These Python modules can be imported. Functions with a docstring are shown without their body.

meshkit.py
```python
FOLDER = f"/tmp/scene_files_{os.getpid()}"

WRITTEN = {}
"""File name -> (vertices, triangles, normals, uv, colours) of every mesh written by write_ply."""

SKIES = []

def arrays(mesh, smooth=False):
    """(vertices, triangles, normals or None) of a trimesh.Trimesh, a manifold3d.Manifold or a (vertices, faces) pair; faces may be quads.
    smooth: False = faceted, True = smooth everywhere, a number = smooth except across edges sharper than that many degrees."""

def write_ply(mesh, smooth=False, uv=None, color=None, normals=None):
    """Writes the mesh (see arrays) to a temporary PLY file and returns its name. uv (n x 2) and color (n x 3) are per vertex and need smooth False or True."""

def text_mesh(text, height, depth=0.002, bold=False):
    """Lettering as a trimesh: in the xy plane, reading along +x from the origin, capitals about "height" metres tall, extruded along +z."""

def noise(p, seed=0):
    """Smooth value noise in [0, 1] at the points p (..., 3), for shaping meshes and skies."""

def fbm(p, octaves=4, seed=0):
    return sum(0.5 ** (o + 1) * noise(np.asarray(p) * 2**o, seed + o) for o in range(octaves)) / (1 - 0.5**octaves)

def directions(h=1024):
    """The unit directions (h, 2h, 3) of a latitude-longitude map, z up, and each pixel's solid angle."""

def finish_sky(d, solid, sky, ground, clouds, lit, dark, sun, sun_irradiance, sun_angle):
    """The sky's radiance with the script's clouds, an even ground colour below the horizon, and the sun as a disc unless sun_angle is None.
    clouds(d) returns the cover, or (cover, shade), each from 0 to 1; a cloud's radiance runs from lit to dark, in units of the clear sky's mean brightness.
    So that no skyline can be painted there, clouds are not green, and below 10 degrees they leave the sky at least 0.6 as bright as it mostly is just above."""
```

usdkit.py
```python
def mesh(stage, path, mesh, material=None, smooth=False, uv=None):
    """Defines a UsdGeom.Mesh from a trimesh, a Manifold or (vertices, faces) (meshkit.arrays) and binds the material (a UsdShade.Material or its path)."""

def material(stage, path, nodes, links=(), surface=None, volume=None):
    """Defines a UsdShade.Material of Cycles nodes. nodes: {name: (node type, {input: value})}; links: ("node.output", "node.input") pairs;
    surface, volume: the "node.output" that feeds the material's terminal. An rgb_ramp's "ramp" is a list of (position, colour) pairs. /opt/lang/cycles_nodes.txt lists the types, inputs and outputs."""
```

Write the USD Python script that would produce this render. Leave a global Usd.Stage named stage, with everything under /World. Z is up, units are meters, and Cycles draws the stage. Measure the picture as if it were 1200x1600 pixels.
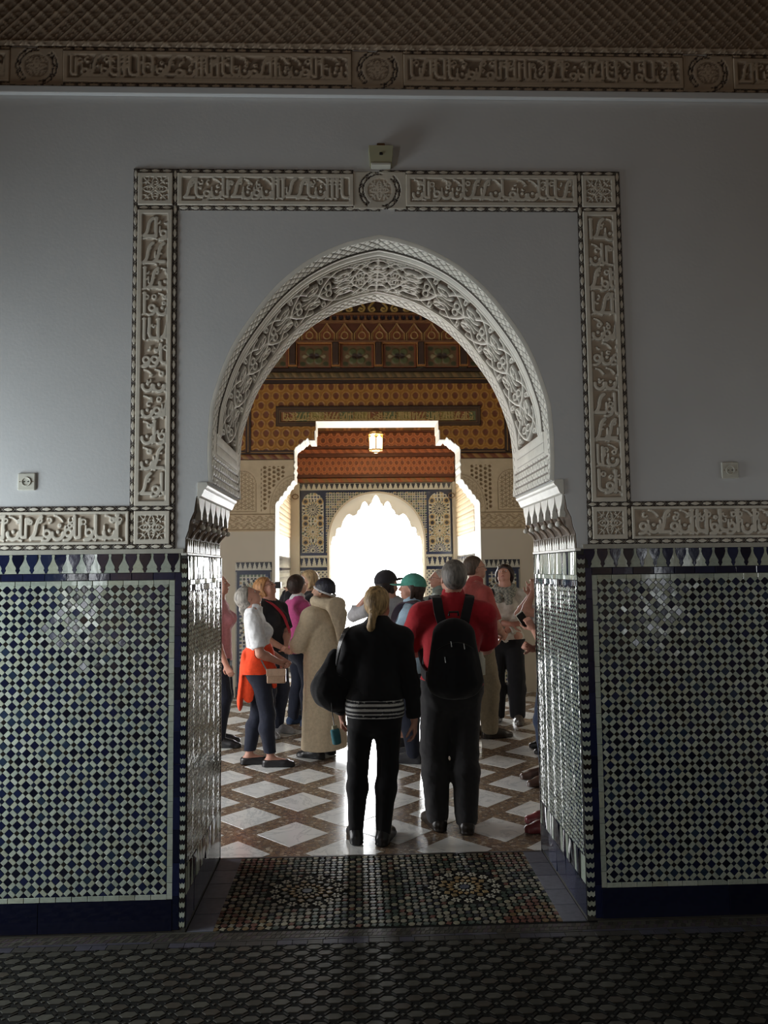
import math, random
import numpy as np, trimesh, usdkit
from shapely.geometry import Polygon, box as sbox, Point, LineString
from shapely.ops import unary_union
from scipy.spatial import cKDTree
from scipy.interpolate import PchipInterpolator
from pxr import Usd, UsdGeom, UsdLux, UsdShade, Gf, Sdf, Vt

stage = Usd.Stage.CreateInMemory()
UsdGeom.SetStageUpAxis(stage, 'Z')
UsdGeom.SetStageMetersPerUnit(stage, 1.0)
UsdGeom.Xform.Define(stage, '/World')
UsdGeom.Scope.Define(stage, '/World/Looks')
RNG = np.random.default_rng(7)

# ------------------------------------------------------------------ camera, lights, exposure
def frame_matrix(o, xax, yax, zax):
    return Gf.Matrix4d(*[float(a) for a in (*xax, 0, *yax, 0, *zax, 0, *o, 1)])

CAM_O = np.array([-0.134, -3.753, 1.70])
YAW, PITCH, ROLL, FPX = -0.0350, 0.0742, -0.0118, 1186.95
_cy, _sy, _cp, _sp = math.cos(YAW), math.sin(YAW), math.cos(PITCH), math.sin(PITCH)
_fw = np.array([-_sy * _cp, _cy * _cp, _sp]); _rt = np.array([_cy, _sy, 0.0]); _up = np.cross(_rt, _fw)
_r = _rt * math.cos(ROLL) + _up * math.sin(ROLL); _u = -_rt * math.sin(ROLL) + _up * math.cos(ROLL)
cam = UsdGeom.Camera.Define(stage, '/World/camera')
cam.AddTransformOp().Set(frame_matrix(CAM_O, _r, _u, -_fw))
cam.CreateHorizontalApertureAttr(36.0)
cam.CreateVerticalApertureAttr(48.0)
cam.CreateFocalLengthAttr(FPX * 36.0 / 1200.0)
cam.CreateClippingRangeAttr(Gf.Vec2f(0.05, 500))
cam.CreateExposureAttr(0.0)

dome = UsdLux.DomeLight.Define(stage, '/World/sky')
dome.CreateIntensityAttr(3.0)
dome.CreateColorAttr(Gf.Vec3f(0.86, 0.93, 1.0))

def rect_light(name, c, d, w, h, inten, col):
    d = np.array(d, float); d /= np.linalg.norm(d)
    z = -d; x = np.cross([0, 0, 1.0], z); x /= np.linalg.norm(x); y = np.cross(z, x)
    L = UsdLux.RectLight.Define(stage, '/World/' + name)
    L.AddTransformOp().Set(frame_matrix(c, x, y, z))
    L.CreateWidthAttr(w); L.CreateHeightAttr(h); L.CreateIntensityAttr(inten); L.CreateColorAttr(Gf.Vec3f(*col))
    return L
# area lamps in place of daylight: outside the garden arch, inside the opaque panels of unseen windows
rect_light('garden_daylight', (0.20, 9.95, 1.45), (0, -1, 0.0), 1.9, 2.9, 13.0, (1.0, 0.99, 0.97))
rect_light('hall_daylight', (-4.12, 2.35, 1.35), (1, 0.0, 0.0), 2.0, 2.2, 10.5, (0.97, 0.985, 1.0))
rect_light('hall_fill_right', (4.42, 4.2, 1.6), (-1, 0, 0), 1.5, 2.2, 1.2, (1.0, 0.90, 0.74))  # warm fill lamp added on the right of the hall
rect_light('room_daylight_left', (-3.02, -0.72, 1.40), (1, 0, 0), 0.9, 1.5, 12.5, (0.84, 0.95, 1.0))
rect_light('room_daylight_left_rear', (-3.02, -4.15, 1.60), (1, 0, 0), 0.30, 1.2, 22.0, (0.94, 0.98, 1.0))
rect_light('room_daylight_right', (3.02, -0.72, 1.40), (-1, 0, 0), 0.9, 1.5, 0.9, (0.86, 0.95, 1.0))
rect_light('room_daylight_right_rear', (3.02, -4.15, 1.60), (-1, 0, 0), 0.30, 1.2, 9.0, (0.92, 0.97, 1.0))
sun = UsdLux.DistantLight.Define(stage, '/World/sun')
sun.CreateIntensityAttr(14.0); sun.CreateAngleAttr(0.53); sun.CreateColorAttr(Gf.Vec3f(1.0, 0.95, 0.87))
sun.AddRotateXYZOp().Set(Gf.Vec3f(-40, 0, 7))                   # sun over the garden, falling through the far arch onto the alcove floor

# ------------------------------------------------------------------ scene helpers
_n = {}
def new_path(name, parent='/World'):
    k = _n.get((parent, name), 0); _n[(parent, name)] = k + 1
    return f'{parent}/{name}' + (f'_{k:03d}' if k else '')

def meta(prim, label=None, cat=None, group=None, kind=None):
    for k, v in (('label', label), ('category', cat), ('group', group), ('kind', kind)):
        if v: prim.SetCustomDataByKey(k, v)

def thing(name, label, cat, loc=(0, 0, 0), rz=0.0, group=None, kind=None, parent='/World'):
    p = new_path(name, parent)
    x = UsdGeom.Xform.Define(stage, p)
    if any(loc) or rz:
        x.AddTranslateOp().Set(Gf.Vec3d(*[float(a) for a in loc])); x.AddRotateZOp().Set(float(rz))
    meta(x.GetPrim(), label, cat, group, kind)
    return p

def put(name, mesh, mat, parent='/World', smooth=False, tint=None, label=None, cat=None, group=None, kind=None):
    p = new_path(name, parent)
    m = usdkit.mesh(stage, p, mesh, '/World/Looks/' + mat, smooth=smooth)
    if tint is not None:
        tint = np.asarray(tint, np.float32)
        nv = len(m.GetPointsAttr().Get())
        if tint.ndim == 1: tint = np.repeat(tint[None], nv, 0)
        UsdGeom.PrimvarsAPI(m).CreatePrimvar('tint', Sdf.ValueTypeNames.Float3Array, 'vertex').Set(Vt.Vec3fArray.FromNumpy(tint))
    meta(m.GetPrim(), label, cat, group, kind)
    return p

def cat_mesh(parts):
    V, F, n = [], [], 0
    for v, f in parts:
        f = np.asarray(f)
        if f.shape[1] == 4: f = np.vstack([f[:, [0, 1, 2]], f[:, [0, 2, 3]]])
        V.append(np.asarray(v, float)); F.append(f + n); n += len(v)
    return np.vstack(V), np.vstack(F)

def tm(m): return np.array(m.vertices), np.array(m.faces)
def box_m(lo, hi):
    lo, hi = np.array(lo, float), np.array(hi, float)
    b = trimesh.creation.box(hi - lo); b.apply_translation((lo + hi) / 2); return tm(b)
def rbox(lo, hi, r=0.004):
    import manifold3d as m3
    lo, hi = np.array(lo, float) + r, np.array(hi, float) - r
    s = m3.Manifold.sphere(r, 8)
    out = m3.Manifold.batch_hull([s.translate([float(x), float(y), float(z)]) for x in (lo[0], hi[0]) for y in (lo[1], hi[1]) for z in (lo[2], hi[2])]).to_mesh()
    return np.array(out.vert_properties[:, :3]), np.array(out.tri_verts)
def tube(pts, r, n=8):
    pts = np.asarray(pts, float); r = np.broadcast_to(np.asarray(r, float), len(pts))
    t = np.gradient(pts, axis=0); t /= np.linalg.norm(t, axis=1, keepdims=True) + 1e-9
    a = np.array([0, 0, 1.0]) if abs(t[0][2]) < .9 else np.array([1.0, 0, 0])
    V = []
    for p, d, q in zip(pts, t, r):
        x = np.cross(d, a); x /= np.linalg.norm(x); a = np.cross(x, d); y = a
        ang = np.arange(n) / n * 2 * np.pi
        V.append(p + q * (np.cos(ang)[:, None] * x + np.sin(ang)[:, None] * y))
    V = np.vstack(V); F = []
    for i in range(len(pts) - 1):
        for j in range(n):
            k = (j + 1) % n
            F.append((i * n + j, i * n + k, (i + 1) * n + k, (i + 1) * n + j))
    F = np.array(F); F = np.vstack([F[:, [0, 2, 1]], F[:, [0, 3, 2]]])
    c = len(V); V = np.vstack([V, pts[0], pts[-1]])
    ends = [(c, j, (j + 1) % n) for j in range(n)] + [(c + 1, (len(pts) - 1) * n + (j + 1) % n, (len(pts) - 1) * n + j) for j in range(n)]
    return V, np.vstack([F, ends])
def lathe(profile, n=16, c=(0, 0, 0)):
    m = trimesh.creation.revolve(np.asarray(profile, float), sections=n); m.apply_translation(c); return tm(m)
def extrude(poly, d):
    ps = getattr(poly, 'geoms', [poly])
    return cat_mesh([tm(trimesh.creation.extrude_polygon(g, d, engine='earcut')) for g in ps if g.area > 1e-9])

def plane_frame(o, U, V):
    o, U, V = np.array(o, float), np.array(U, float), np.array(V, float); W = np.cross(U, V)
    def f(u, v, w=0.0):
        u, v, w = np.broadcast_arrays(np.asarray(u, float), v, w)
        return o + u[..., None] * U + v[..., None] * V + w[..., None] * W
    return f
FRONT = plane_frame((0, 0, 0), (1, 0, 0), (0, 0, 1))          # near wall's face
FLOOR = plane_frame((0, 0, 0), (1, 0, 0), (0, 1, 0))
def in_frame(fr, m):
    v, f = m; return fr(v[:, 0], v[:, 1], v[:, 2]), f

def piece(poly, fr, w0, w1, bev=0.0012, tilt=None):
    """a glazed tile: a polygon raised from w0 to w1 with a bevelled rim, its face tilted a little"""
    p = np.asarray(poly, float); n = len(p); c = p.mean(0)
    d = p - c; L = np.linalg.norm(d, axis=1, keepdims=True); q = c + d * np.maximum(1 - bev * 1.3 / L, .3)
    tx, ty = tilt if tilt is not None else (0, 0)
    top = w1 + (q - c) @ np.array([tx, ty]); rim = w1 - bev + (p - c) @ np.array([tx, ty])
    V = np.vstack([np.c_[p, np.full(n, w0)], np.c_[p, rim], np.c_[q, top], [[*c, w1]]])
    i = np.arange(n); j = (i + 1) % n
    F = np.vstack([np.c_[i, j, n + j], np.c_[i, n + j, n + i], np.c_[n + i, n + j, 2 * n + j], np.c_[n + i, 2 * n + j, 2 * n + i], np.c_[2 * n + i, 2 * n + j, np.full(n, 3 * n)]])
    a = np.sum(p[:, 0] * np.roll(p[:, 1], -1) - np.roll(p[:, 0], -1) * p[:, 1])
    if a < 0: F = F[:, ::-1]
    return fr(V[:, 0], V[:, 1], V[:, 2]), F

def relief(fr, u0, u1, v0, v1, res, fn, skirt=-0.0004):
    nu, nv = max(2, int(round((u1 - u0) / res)) + 1), max(2, int(round((v1 - v0) / res)) + 1)
    us, vs = np.linspace(u0, u1, nu), np.linspace(v0, v1, nv)
    U, V = np.meshgrid(us, vs, indexing='ij')
    h, t = fn(U, V)
    up = np.r_[us[0], us, us[-1]]; vp = np.r_[vs[0], vs, vs[-1]]
    U2, V2 = np.meshgrid(up, vp, indexing='ij')
    h2 = np.pad(h, 1, constant_values=-skirt); t2 = np.pad(t, ((1, 1), (1, 1), (0, 0)), mode='edge')
    P = fr(U2, V2, h2).reshape(-1, 3)
    idx = np.arange((nu + 2) * (nv + 2)).reshape(nu + 2, nv + 2)
    F = np.stack([idx[:-1, :-1], idx[1:, :-1], idx[1:, 1:], idx[:-1, 1:]], -1).reshape(-1, 4)
    return (P, F), t2.reshape(-1, 3)

def smooth(x, a, b):
    t = np.clip((x - a) / (b - a), 0, 1); return t * t * (3 - 2 * t)
def lerp(a, b, t): return np.asarray(a) * (1 - t[..., None]) + np.asarray(b) * t[..., None]

# ------------------------------------------------------------------ materials
def mat(name, color=(.5, .5, .5), rough=.6, spec=.5, tint=False, noise=None, bump=None, metallic=0.0, coat=0.0, emit=None, trans=0.0, sheen=0.0):
    """principled look; tint: colour from the mesh; noise: (scale, amount) mottling; bump: (scale, strength, distance)"""
    n = {'p': ('principled_bsdf', {'base_color': color, 'roughness': rough, 'specular_ior_level': spec, 'metallic': metallic, 'coat_weight': coat, 'sheen_weight': sheen})}
    l = []; src = None
    if tint:
        n['a'] = ('attribute', {'attribute': 'tint'}); src = 'a.color'
    if noise or bump:
        n['g'] = ('texture_coordinate', {})
    if noise:
        n['nz'] = ('noise_texture', {'scale': noise[0], 'detail': 4.0, 'roughness': .6})
        n['mr'] = ('map_range', {'from_min': .3, 'from_max': .7, 'to_min': 1 - noise[1], 'to_max': 1 + noise[1] * .35})
        n['cc'] = ('combine_color', {})
        n['mx'] = ('mix', {'mix_type': 'multiply', 'fac': 1.0, 'color1': color})
        l += [('g.object', 'nz.vector'), ('nz.fac', 'mr.value'), ('mr.result', 'cc.r'), ('mr.result', 'cc.g'), ('mr.result', 'cc.b'), ('cc.color', 'mx.color2')]
        if src: l.append((src, 'mx.color1'))
        src = 'mx.color'
    if src: l.append((src, 'p.base_color'))
    if bump:
        n['bn'] = ('noise_texture', {'scale': bump[0], 'detail': 3.0})
        n['b'] = ('bump', {'strength': bump[1], 'distance': bump[2]})
        l += [('g.object', 'bn.vector'), ('bn.fac', 'b.height'), ('b.normal', 'p.normal')]
    if emit:
        n['p'][1]['emission_color'] = emit[0]; n['p'][1]['emission_strength'] = emit[1]
    if trans: n['p'][1]['transmission_weight'] = trans
    usdkit.material(stage, '/World/Looks/' + name, n, l, surface='p.BSDF')

mat('plaster', (.65, .65, .65), .75, .25, noise=(1.3, .07), bump=(60, .12, .004))
mat('hall_plaster', (.50, .435, .335), .7, .25, noise=(1.5, .06), bump=(50, .1, .004))
mat('ochre_plaster', (.30, .20, .12), .8, .2, noise=(1.5, .1))
mat('white_plaster', (.78, .76, .70), .7, .25, noise=(2, .05))
mat('stucco', rough=.62, spec=.3, tint=True, noise=(9, .12))
mat('stucco_glossy', rough=.42, spec=.3, tint=True, noise=(12, .12))
mat('glaze', rough=.09, spec=.5, tint=True, noise=(55, .18), bump=(38, .10, .003))
mat('jamb_glaze', rough=.10, spec=.6, tint=True, noise=(60, .15), bump=(45, .16, .003))
mat('dark_grout', (.014, .013, .012), .85, .1)
mat('grout', (.055, .052, .047), .8, .2, noise=(40, .2))
mat('painted_wood', rough=.45, spec=.35, tint=True, noise=(14, .18))
mat('dark_wood', (.07, .035, .018), .5, .3, noise=(10, .25))
mat('floor_glaze', rough=.50, spec=.20, tint=True, noise=(30, .2))
mat('stone_line', (.42, .40, .34), .6, .3, noise=(20, .15))
mat('garden_paving', (.75, .72, .66), .8, .2, noise=(3, .08))
mat('plastic_cream', (.62, .60, .52), .4, .4)
mat('plastic_box', (.36, .34, .22), .5, .4)
mat('brown_metal', (.16, .09, .045), .45, .4)
mat('black_plastic', (.012, .012, .012), .4, .4)
mat('brass', (.55, .33, .12), .32, .5, metallic=1.0)
mat('lantern_glass', (1, .72, .25), .3, .3, emit=((1.0, .55, .16), 16.0))
mat('lantern_glow', (1, .9, .6), .3, .3, emit=((1.0, .84, .55), 34.0))

# marble with grey veins, a little individual per slab
usdkit.material(stage, '/World/Looks/marble', {
    'g': ('geometry', {}), 'o': ('object_info', {}),
    'w': ('noise_texture', {'scale': 3.2, 'detail': 6.0, 'roughness': .65, 'distortion': 1.6}),
    'r': ('rgb_ramp', {'ramp': [(0, (.80, .80, .775)), (.46, (.80, .80, .775)), (.50, (.60, .615, .61)), (.54, (.78, .785, .765)), (1, (.74, .74, .72))]}),
    'p': ('principled_bsdf', {'roughness': .16, 'specular_ior_level': .5})},
    [('g.position', 'w.vector'), ('w.fac', 'r.fac'), ('r.color', 'p.base_color')], surface='p.BSDF')
# strips of small brown mosaic between the marble slabs
usdkit.material(stage, '/World/Looks/mosaic_strip', {
    'g': ('geometry', {}),
    'v': ('voronoi_texture', {'scale': 42.0, 'randomness': .75}),
    's': ('separate_color', {}),
    'r': ('rgb_ramp', {'ramp': [(0, (.20, .13, .085)), (.35, (.26, .18, .115)), (.55, (.13, .10, .085)), (.75, (.32, .23, .15)), (.86, (.46, .40, .31)), (1, (.16, .12, .10))]}),
    'e': ('voronoi_texture', {'scale': 42.0, 'randomness': .75, 'feature': 'distance_to_edge'}),
    'm': ('map_range', {'from_min': .02, 'from_max': .09, 'to_min': .55, 'to_max': 1.0, 'clamp': True}),
    'c': ('combine_color', {}), 'x': ('mix', {'mix_type': 'multiply', 'fac': 1.0}),
    'p': ('principled_bsdf', {'roughness': .22, 'specular_ior_level': .45})},
    [('g.position', 'v.vector'), ('g.position', 'e.vector'), ('v.color', 's.color'), ('s.r', 'r.fac'), ('e.distance', 'm.value'), ('m.result', 'c.r'), ('m.result', 'c.g'), ('m.result', 'c.b'),
     ('r.color', 'x.color1'), ('c.color', 'x.color2'), ('x.color', 'p.base_color')], surface='p.BSDF')

# ------------------------------------------------------------------ near wall with its arch
T = 0.908                                                        # its thickness
ARCH = [(2.06, .900), (2.075, .880), (2.13, .850), (2.30, .856), (2.49, .846), (2.65, .806), (2.81, .742), (2.98, .635), (3.12, .522), (3.25, .366), (3.345, .170), (3.386, 0.0)]
JW = 0.966                                                       # half width between the jambs
_z = np.array([a[0] for a in ARCH[2:]]); _h = np.array([a[1] for a in ARCH[2:]])
_ch = np.r_[0, np.cumsum(np.hypot(np.diff(_z), np.diff(_h)))]
_fz, _fh = PchipInterpolator(_ch, _z), PchipInterpolator(_ch, _h)
_cc = np.linspace(0, _ch[-1], 60)
HALF = np.c_[_fh(_cc), _fz(_cc)]                                 # right half of the arch from the spring to the apex
PATH = np.vstack([HALF * [-1, 1], (HALF[::-1])[1:]]) + [-0.008, 0]
RX, HX = 2.9, 4.3                                                # half widths of the near room and the hall
ROOM_H, YF, YB = 5.3, 6.65, 9.30
opening = Polygon(np.vstack([[(-.970, -.5), (-.970, 1.780), (-.980, 1.785), (-.978, 1.86), (-.964, 1.90), (-.957, 1.945), (-.937, 1.99), (-.927, 2.06), (-.885, 2.125)], PATH, [(.862, 2.125), (.905, 2.06), (.915, 1.99), (.935, 1.945), (.942, 1.90), (.956, 1.86), (.958, 1.785), (.956, 1.780), (.956, -.5)]]))
wall_poly = sbox(-HX, 0, HX, ROOM_H + 1.2).difference(opening.union(Polygon(PATH).buffer(.010).intersection(sbox(-2, 2.132, 2, 4))))
v, f = extrude(wall_poly, T)
put('wall_front', (np.c_[v[:, 0], v[:, 2], v[:, 1]], f[:, ::-1]), 'plaster', label='grey white plastered wall pierced by the near arch', cat='wall', kind='structure')

# room shell
def shell(name, lo, hi, m='plaster', label=None, cat='wall'):
    return put(name, box_m(lo, hi), m, label=label, cat=cat, kind='structure')
_wn = [0]
WINS = ['unseen arched window with an added opaque panel in the left wall of the near room, next to the arch wall', 'narrow unseen window with an added opaque panel at the back of the left wall of the near room', 'unseen arched window with an added opaque panel in the right wall of the near room, next to the arch wall', 'narrow unseen window with an added opaque panel at the back of the right wall of the near room', 'tall unseen window with an added opaque panel in the left wall of the hall', 'window added for fill light, with an opaque panel, in the right wall of the hall']
def side_wall(name, x0, x1, y0, y1, z1, wins, m, label):
    """a wall along y with arched windows closed by added opaque panels wins=[(ya, yb, z bottom, z top)]"""
    p = sbox(y0, 0, y1, z1); inner = x1 if x1 < 0 else x0; d = 1 if x1 < 0 else -1
    for ya, yb, zb, zt in wins:
        r_ = (yb - ya) / 2
        hole = sbox(ya, zb, yb, zt - r_).union(Point((ya + yb) / 2, zt - r_).buffer(r_, 24)); p = p.difference(hole)
        _wn[0] += 1
        w = thing(f'window_{_wn[0]}', WINS[_wn[0] - 1], 'window', kind='structure')
        xo = inner - d * .27
        v, f = extrude(hole.difference(hole.buffer(-.06)), .04); put('window_frame', (np.c_[xo + d * v[:, 2], v[:, 0], v[:, 1]], f), 'dark_wood', w)
        v, f = extrude(hole.buffer(-.05), .012); put('pane', (np.c_[xo + d * v[:, 2], v[:, 0], v[:, 1]], f), 'white_plaster', w)  # opaque panel added to keep the sky dome out
    v, f = extrude(p, x1 - x0)
    return put(name, (np.c_[x0 + v[:, 2], v[:, 0], v[:, 1]], f), m, label=label, cat='wall', kind='structure')
side_wall('wall_left', -RX - .3, -RX, -4.6, 0, ROOM_H, [(-1.25, -.2, .55, 2.45), (-4.5, -3.8, .75, 2.5)], 'ochre_plaster', 'left side wall of the near room with two windows')
side_wall('wall_right', RX, RX + .3, -4.6, 0, ROOM_H, [(-1.25, -.2, .55, 2.45), (-4.5, -3.8, .75, 2.5)], 'ochre_plaster', 'right side wall of the near room with two windows')
shell('wall_back', (-RX - .3, -4.9, 0), (RX + .3, -4.6, ROOM_H), 'ochre_plaster', label='plain back wall of the near room behind the viewer')
shell('ceiling', (-RX - .3, -4.9, ROOM_H), (RX + .3, 0, ROOM_H + .2), 'dark_wood', 'dark wooden ceiling of the near room', 'ceiling')
side_wall('wall_hall_left', -HX, -HX + .3, T, YF + .5, 6.5, [(1.25, 3.45, .15, 3.0)], 'hall_plaster', 'left side wall of the hall with a tall window')
side_wall('wall_hall_right', HX, HX + .3, T, YF + .5, 6.5, [(3.4, 5.0, .4, 2.8)], 'hall_plaster', 'right side wall of the hall with a window')
shell('ceiling_hall', (-HX - .3, T, 6.5), (HX + .3, YF + .5, 6.7), 'dark_wood', 'dark wooden ceiling of the hall', 'ceiling')

# ------------------------------------------------------------------ carved plaster patterns
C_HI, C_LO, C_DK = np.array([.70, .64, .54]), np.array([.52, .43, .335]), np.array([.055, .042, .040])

def stroke_relief(strokes, U, V):
    """height 0..1 from strokes [(points, half width)]"""
    out = np.zeros(U.shape); P = np.c_[U.ravel(), V.ravel()]
    for wdt in sorted({round(s[1], 4) for s in strokes}):
        pts = []
        for p, w in strokes:
            if round(w, 4) != wdt: continue
            p = np.asarray(p, float); d = np.r_[0, np.cumsum(np.linalg.norm(np.diff(p, axis=0), axis=1))]
            k = max(2, int(d[-1] / .0022) + 1); s = np.linspace(0, d[-1], k)
            pts.append(np.c_[np.interp(s, d, p[:, 0]), np.interp(s, d, p[:, 1])])
        dist = cKDTree(np.vstack(pts)).query(P, distance_upper_bound=wdt * 2.2)[0].reshape(U.shape)
        dist = np.minimum(dist, 9)
        out = np.maximum(out, 1 - smooth(dist, wdt * .72, wdt * 1.28))
    return out

def arc(c, r, a0, a1, n=14, sy=1.0):
    t = np.radians(np.linspace(a0, a1, n)); return np.c_[c[0] + r * np.cos(t), c[1] + r * sy * np.sin(t)]
def bez(*p):
    p = np.asarray(p, float); t = np.linspace(0, 1, 14)[:, None]
    if len(p) == 3: return (1 - t)**2 * p[0] + 2 * t * (1 - t) * p[1] + t * t * p[2]
    return (1 - t)**3 * p[0] + 3 * t * (1 - t)**2 * p[1] + 3 * t * t * (1 - t) * p[2] + t**3 * p[3]

def glyphs(u0, u1, v0, v1, seed):
    """flowing carved script between u0 and u1: tall stems, bowls, eyes and dots over a fine scroll"""
    r = np.random.default_rng(seed); H = v1 - v0; out = []; u = u0 + .03 * H
    W, w2 = .082 * H, .046 * H
    while u < u1 - .2 * H:
        k = r.choice(7, p=[.12, .08, .19, .20, .19, .15, .07]); b = v0 + (.13 + .07 * r.random()) * H; t = v1 - (.02 + .05 * r.random()) * H
        if k in (0, 1):                                                       # stem with a flared head
            out += [([(u + .08 * H, t), (u + .08 * H, b)], W), ([(u + .02 * H, t - .02 * H), (u + .14 * H, t)], w2)]; a = .26 * H
        elif k == 2:                                                          # stem turning into a foot
            out += [(np.vstack([[(u + .08 * H, t)], bez((u + .08 * H, b + .2 * H), (u + .08 * H, b - .02 * H), (u + .34 * H, b))]), W)]; a = .44 * H
        elif k == 3:                                                          # eye with a tail
            out += [(arc((u + .18 * H, b + .16 * H), .12 * H, 0, 360, 22), W * .8), (bez((u + .30 * H, b + .14 * H), (u + .32 * H, b - .14 * H), (u + .02 * H, b - .12 * H)), W * .8)]; a = .42 * H
        elif k == 4:                                                          # deep bowl with a dot
            out += [(arc((u + .24 * H, b + .14 * H), .2 * H, 170, 370, 20), W), ([(u + .24 * H, b + .22 * H), (u + .245 * H, b + .225 * H)], W), (bez((u + .1 * H, t), (u + .3 * H, t - .02 * H), (u + .42 * H, t - .22 * H)), w2)]; a = .56 * H
        elif k == 5:                                                          # sweeping diagonal
            out += [(bez((u + .40 * H, t), (u + .1 * H, t - .2 * H), (u + .3 * H, b + .2 * H), (u + .02 * H, b)), W), ([(u + .02 * H, b), (u + .42 * H, b)], W)]; a = .54 * H
        else:                                                                 # twin stems joined below, small scroll over
            out += [(np.vstack([[(u + .07 * H, t)], bez((u + .07 * H, b + .1 * H), (u + .1 * H, b - .05 * H), (u + .22 * H, b)), [(u + .26 * H, b), (u + .26 * H, t - .1 * H)]]), W * .9), (arc((u + .4 * H, t - .2 * H), .09 * H, -60, 250, 18), w2)]; a = .54 * H
        if r.random() < .6: out.append((arc((u + a * .55, v0 + (.50 + .2 * r.random()) * H), (.05 + .03 * r.random()) * H, r.random() * 200, 240 + r.random() * 180, 14), w2))
        if r.random() < .5: out.append((bez((u, v0 + .07 * H), (u + a * .5, v0 + .17 * H), (u + a, v0 + .05 * H)), w2))
        if r.random() < .75: out.append((arc((u + a * .62, v1 - .2 * H), .085 * H, r.random() * 300, 230 + r.random() * 300, 14), w2))
        if r.random() < .6: out.append(([(u + a * .9, v0 + .34 * H), (u + a * .92, v0 + .58 * H)], w2))
        u += a * .80
    return out

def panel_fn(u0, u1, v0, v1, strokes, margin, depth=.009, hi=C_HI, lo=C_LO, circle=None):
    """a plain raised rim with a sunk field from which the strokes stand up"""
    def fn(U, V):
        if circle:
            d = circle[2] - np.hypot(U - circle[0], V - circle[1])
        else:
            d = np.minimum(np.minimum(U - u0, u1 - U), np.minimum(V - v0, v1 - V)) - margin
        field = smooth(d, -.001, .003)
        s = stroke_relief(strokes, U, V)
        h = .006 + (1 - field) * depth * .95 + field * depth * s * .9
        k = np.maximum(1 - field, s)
        g = field * (4 * s * (1 - s)) + (4 * field * (1 - field)) * .8  # shade painted into the colour along stroke edges and rim
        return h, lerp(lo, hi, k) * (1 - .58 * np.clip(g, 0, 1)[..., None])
    return fn

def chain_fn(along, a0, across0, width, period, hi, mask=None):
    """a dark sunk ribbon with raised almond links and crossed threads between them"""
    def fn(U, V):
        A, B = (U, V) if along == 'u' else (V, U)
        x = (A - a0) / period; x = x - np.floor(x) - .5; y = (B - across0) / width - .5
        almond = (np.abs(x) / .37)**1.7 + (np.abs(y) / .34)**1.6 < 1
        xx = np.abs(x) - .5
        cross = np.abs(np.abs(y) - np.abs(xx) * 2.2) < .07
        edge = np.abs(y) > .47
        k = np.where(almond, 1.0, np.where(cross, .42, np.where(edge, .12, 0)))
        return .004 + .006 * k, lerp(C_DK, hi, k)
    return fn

# ------------------------------------------------------------------ stucco frame round the arch
def star_strokes(c, r):
    out = []
    for k in range(4):
        a = k * 90; ca, sa = math.cos(math.radians(a)), math.sin(math.radians(a))
        rot = lambda P: [(c[0] + r * (x * ca - y * sa), c[1] + r * (x * sa + y * ca)) for x, y in P]
        out += [(rot(bez((0, .12), (.34, .34), (.30, .62), (0, .95))), r * .07), (rot(bez((0, .12), (-.34, .34), (-.30, .62), (0, .95))), r * .07)]
        out += [(rot(arc((0, .48), .13, 0, 360)), r * .055), (rot([(.25, .25), (.95, .95)]), r * .06), (rot(bez((.95, .45), (.55, .5), (.45, .95))), r * .06), (rot(bez((.38, .70), (.6, .62), (.70, .38))), r * .05)]
    out.append((arc(c, r * .1, 0, 360), r * .06)); return out

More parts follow.
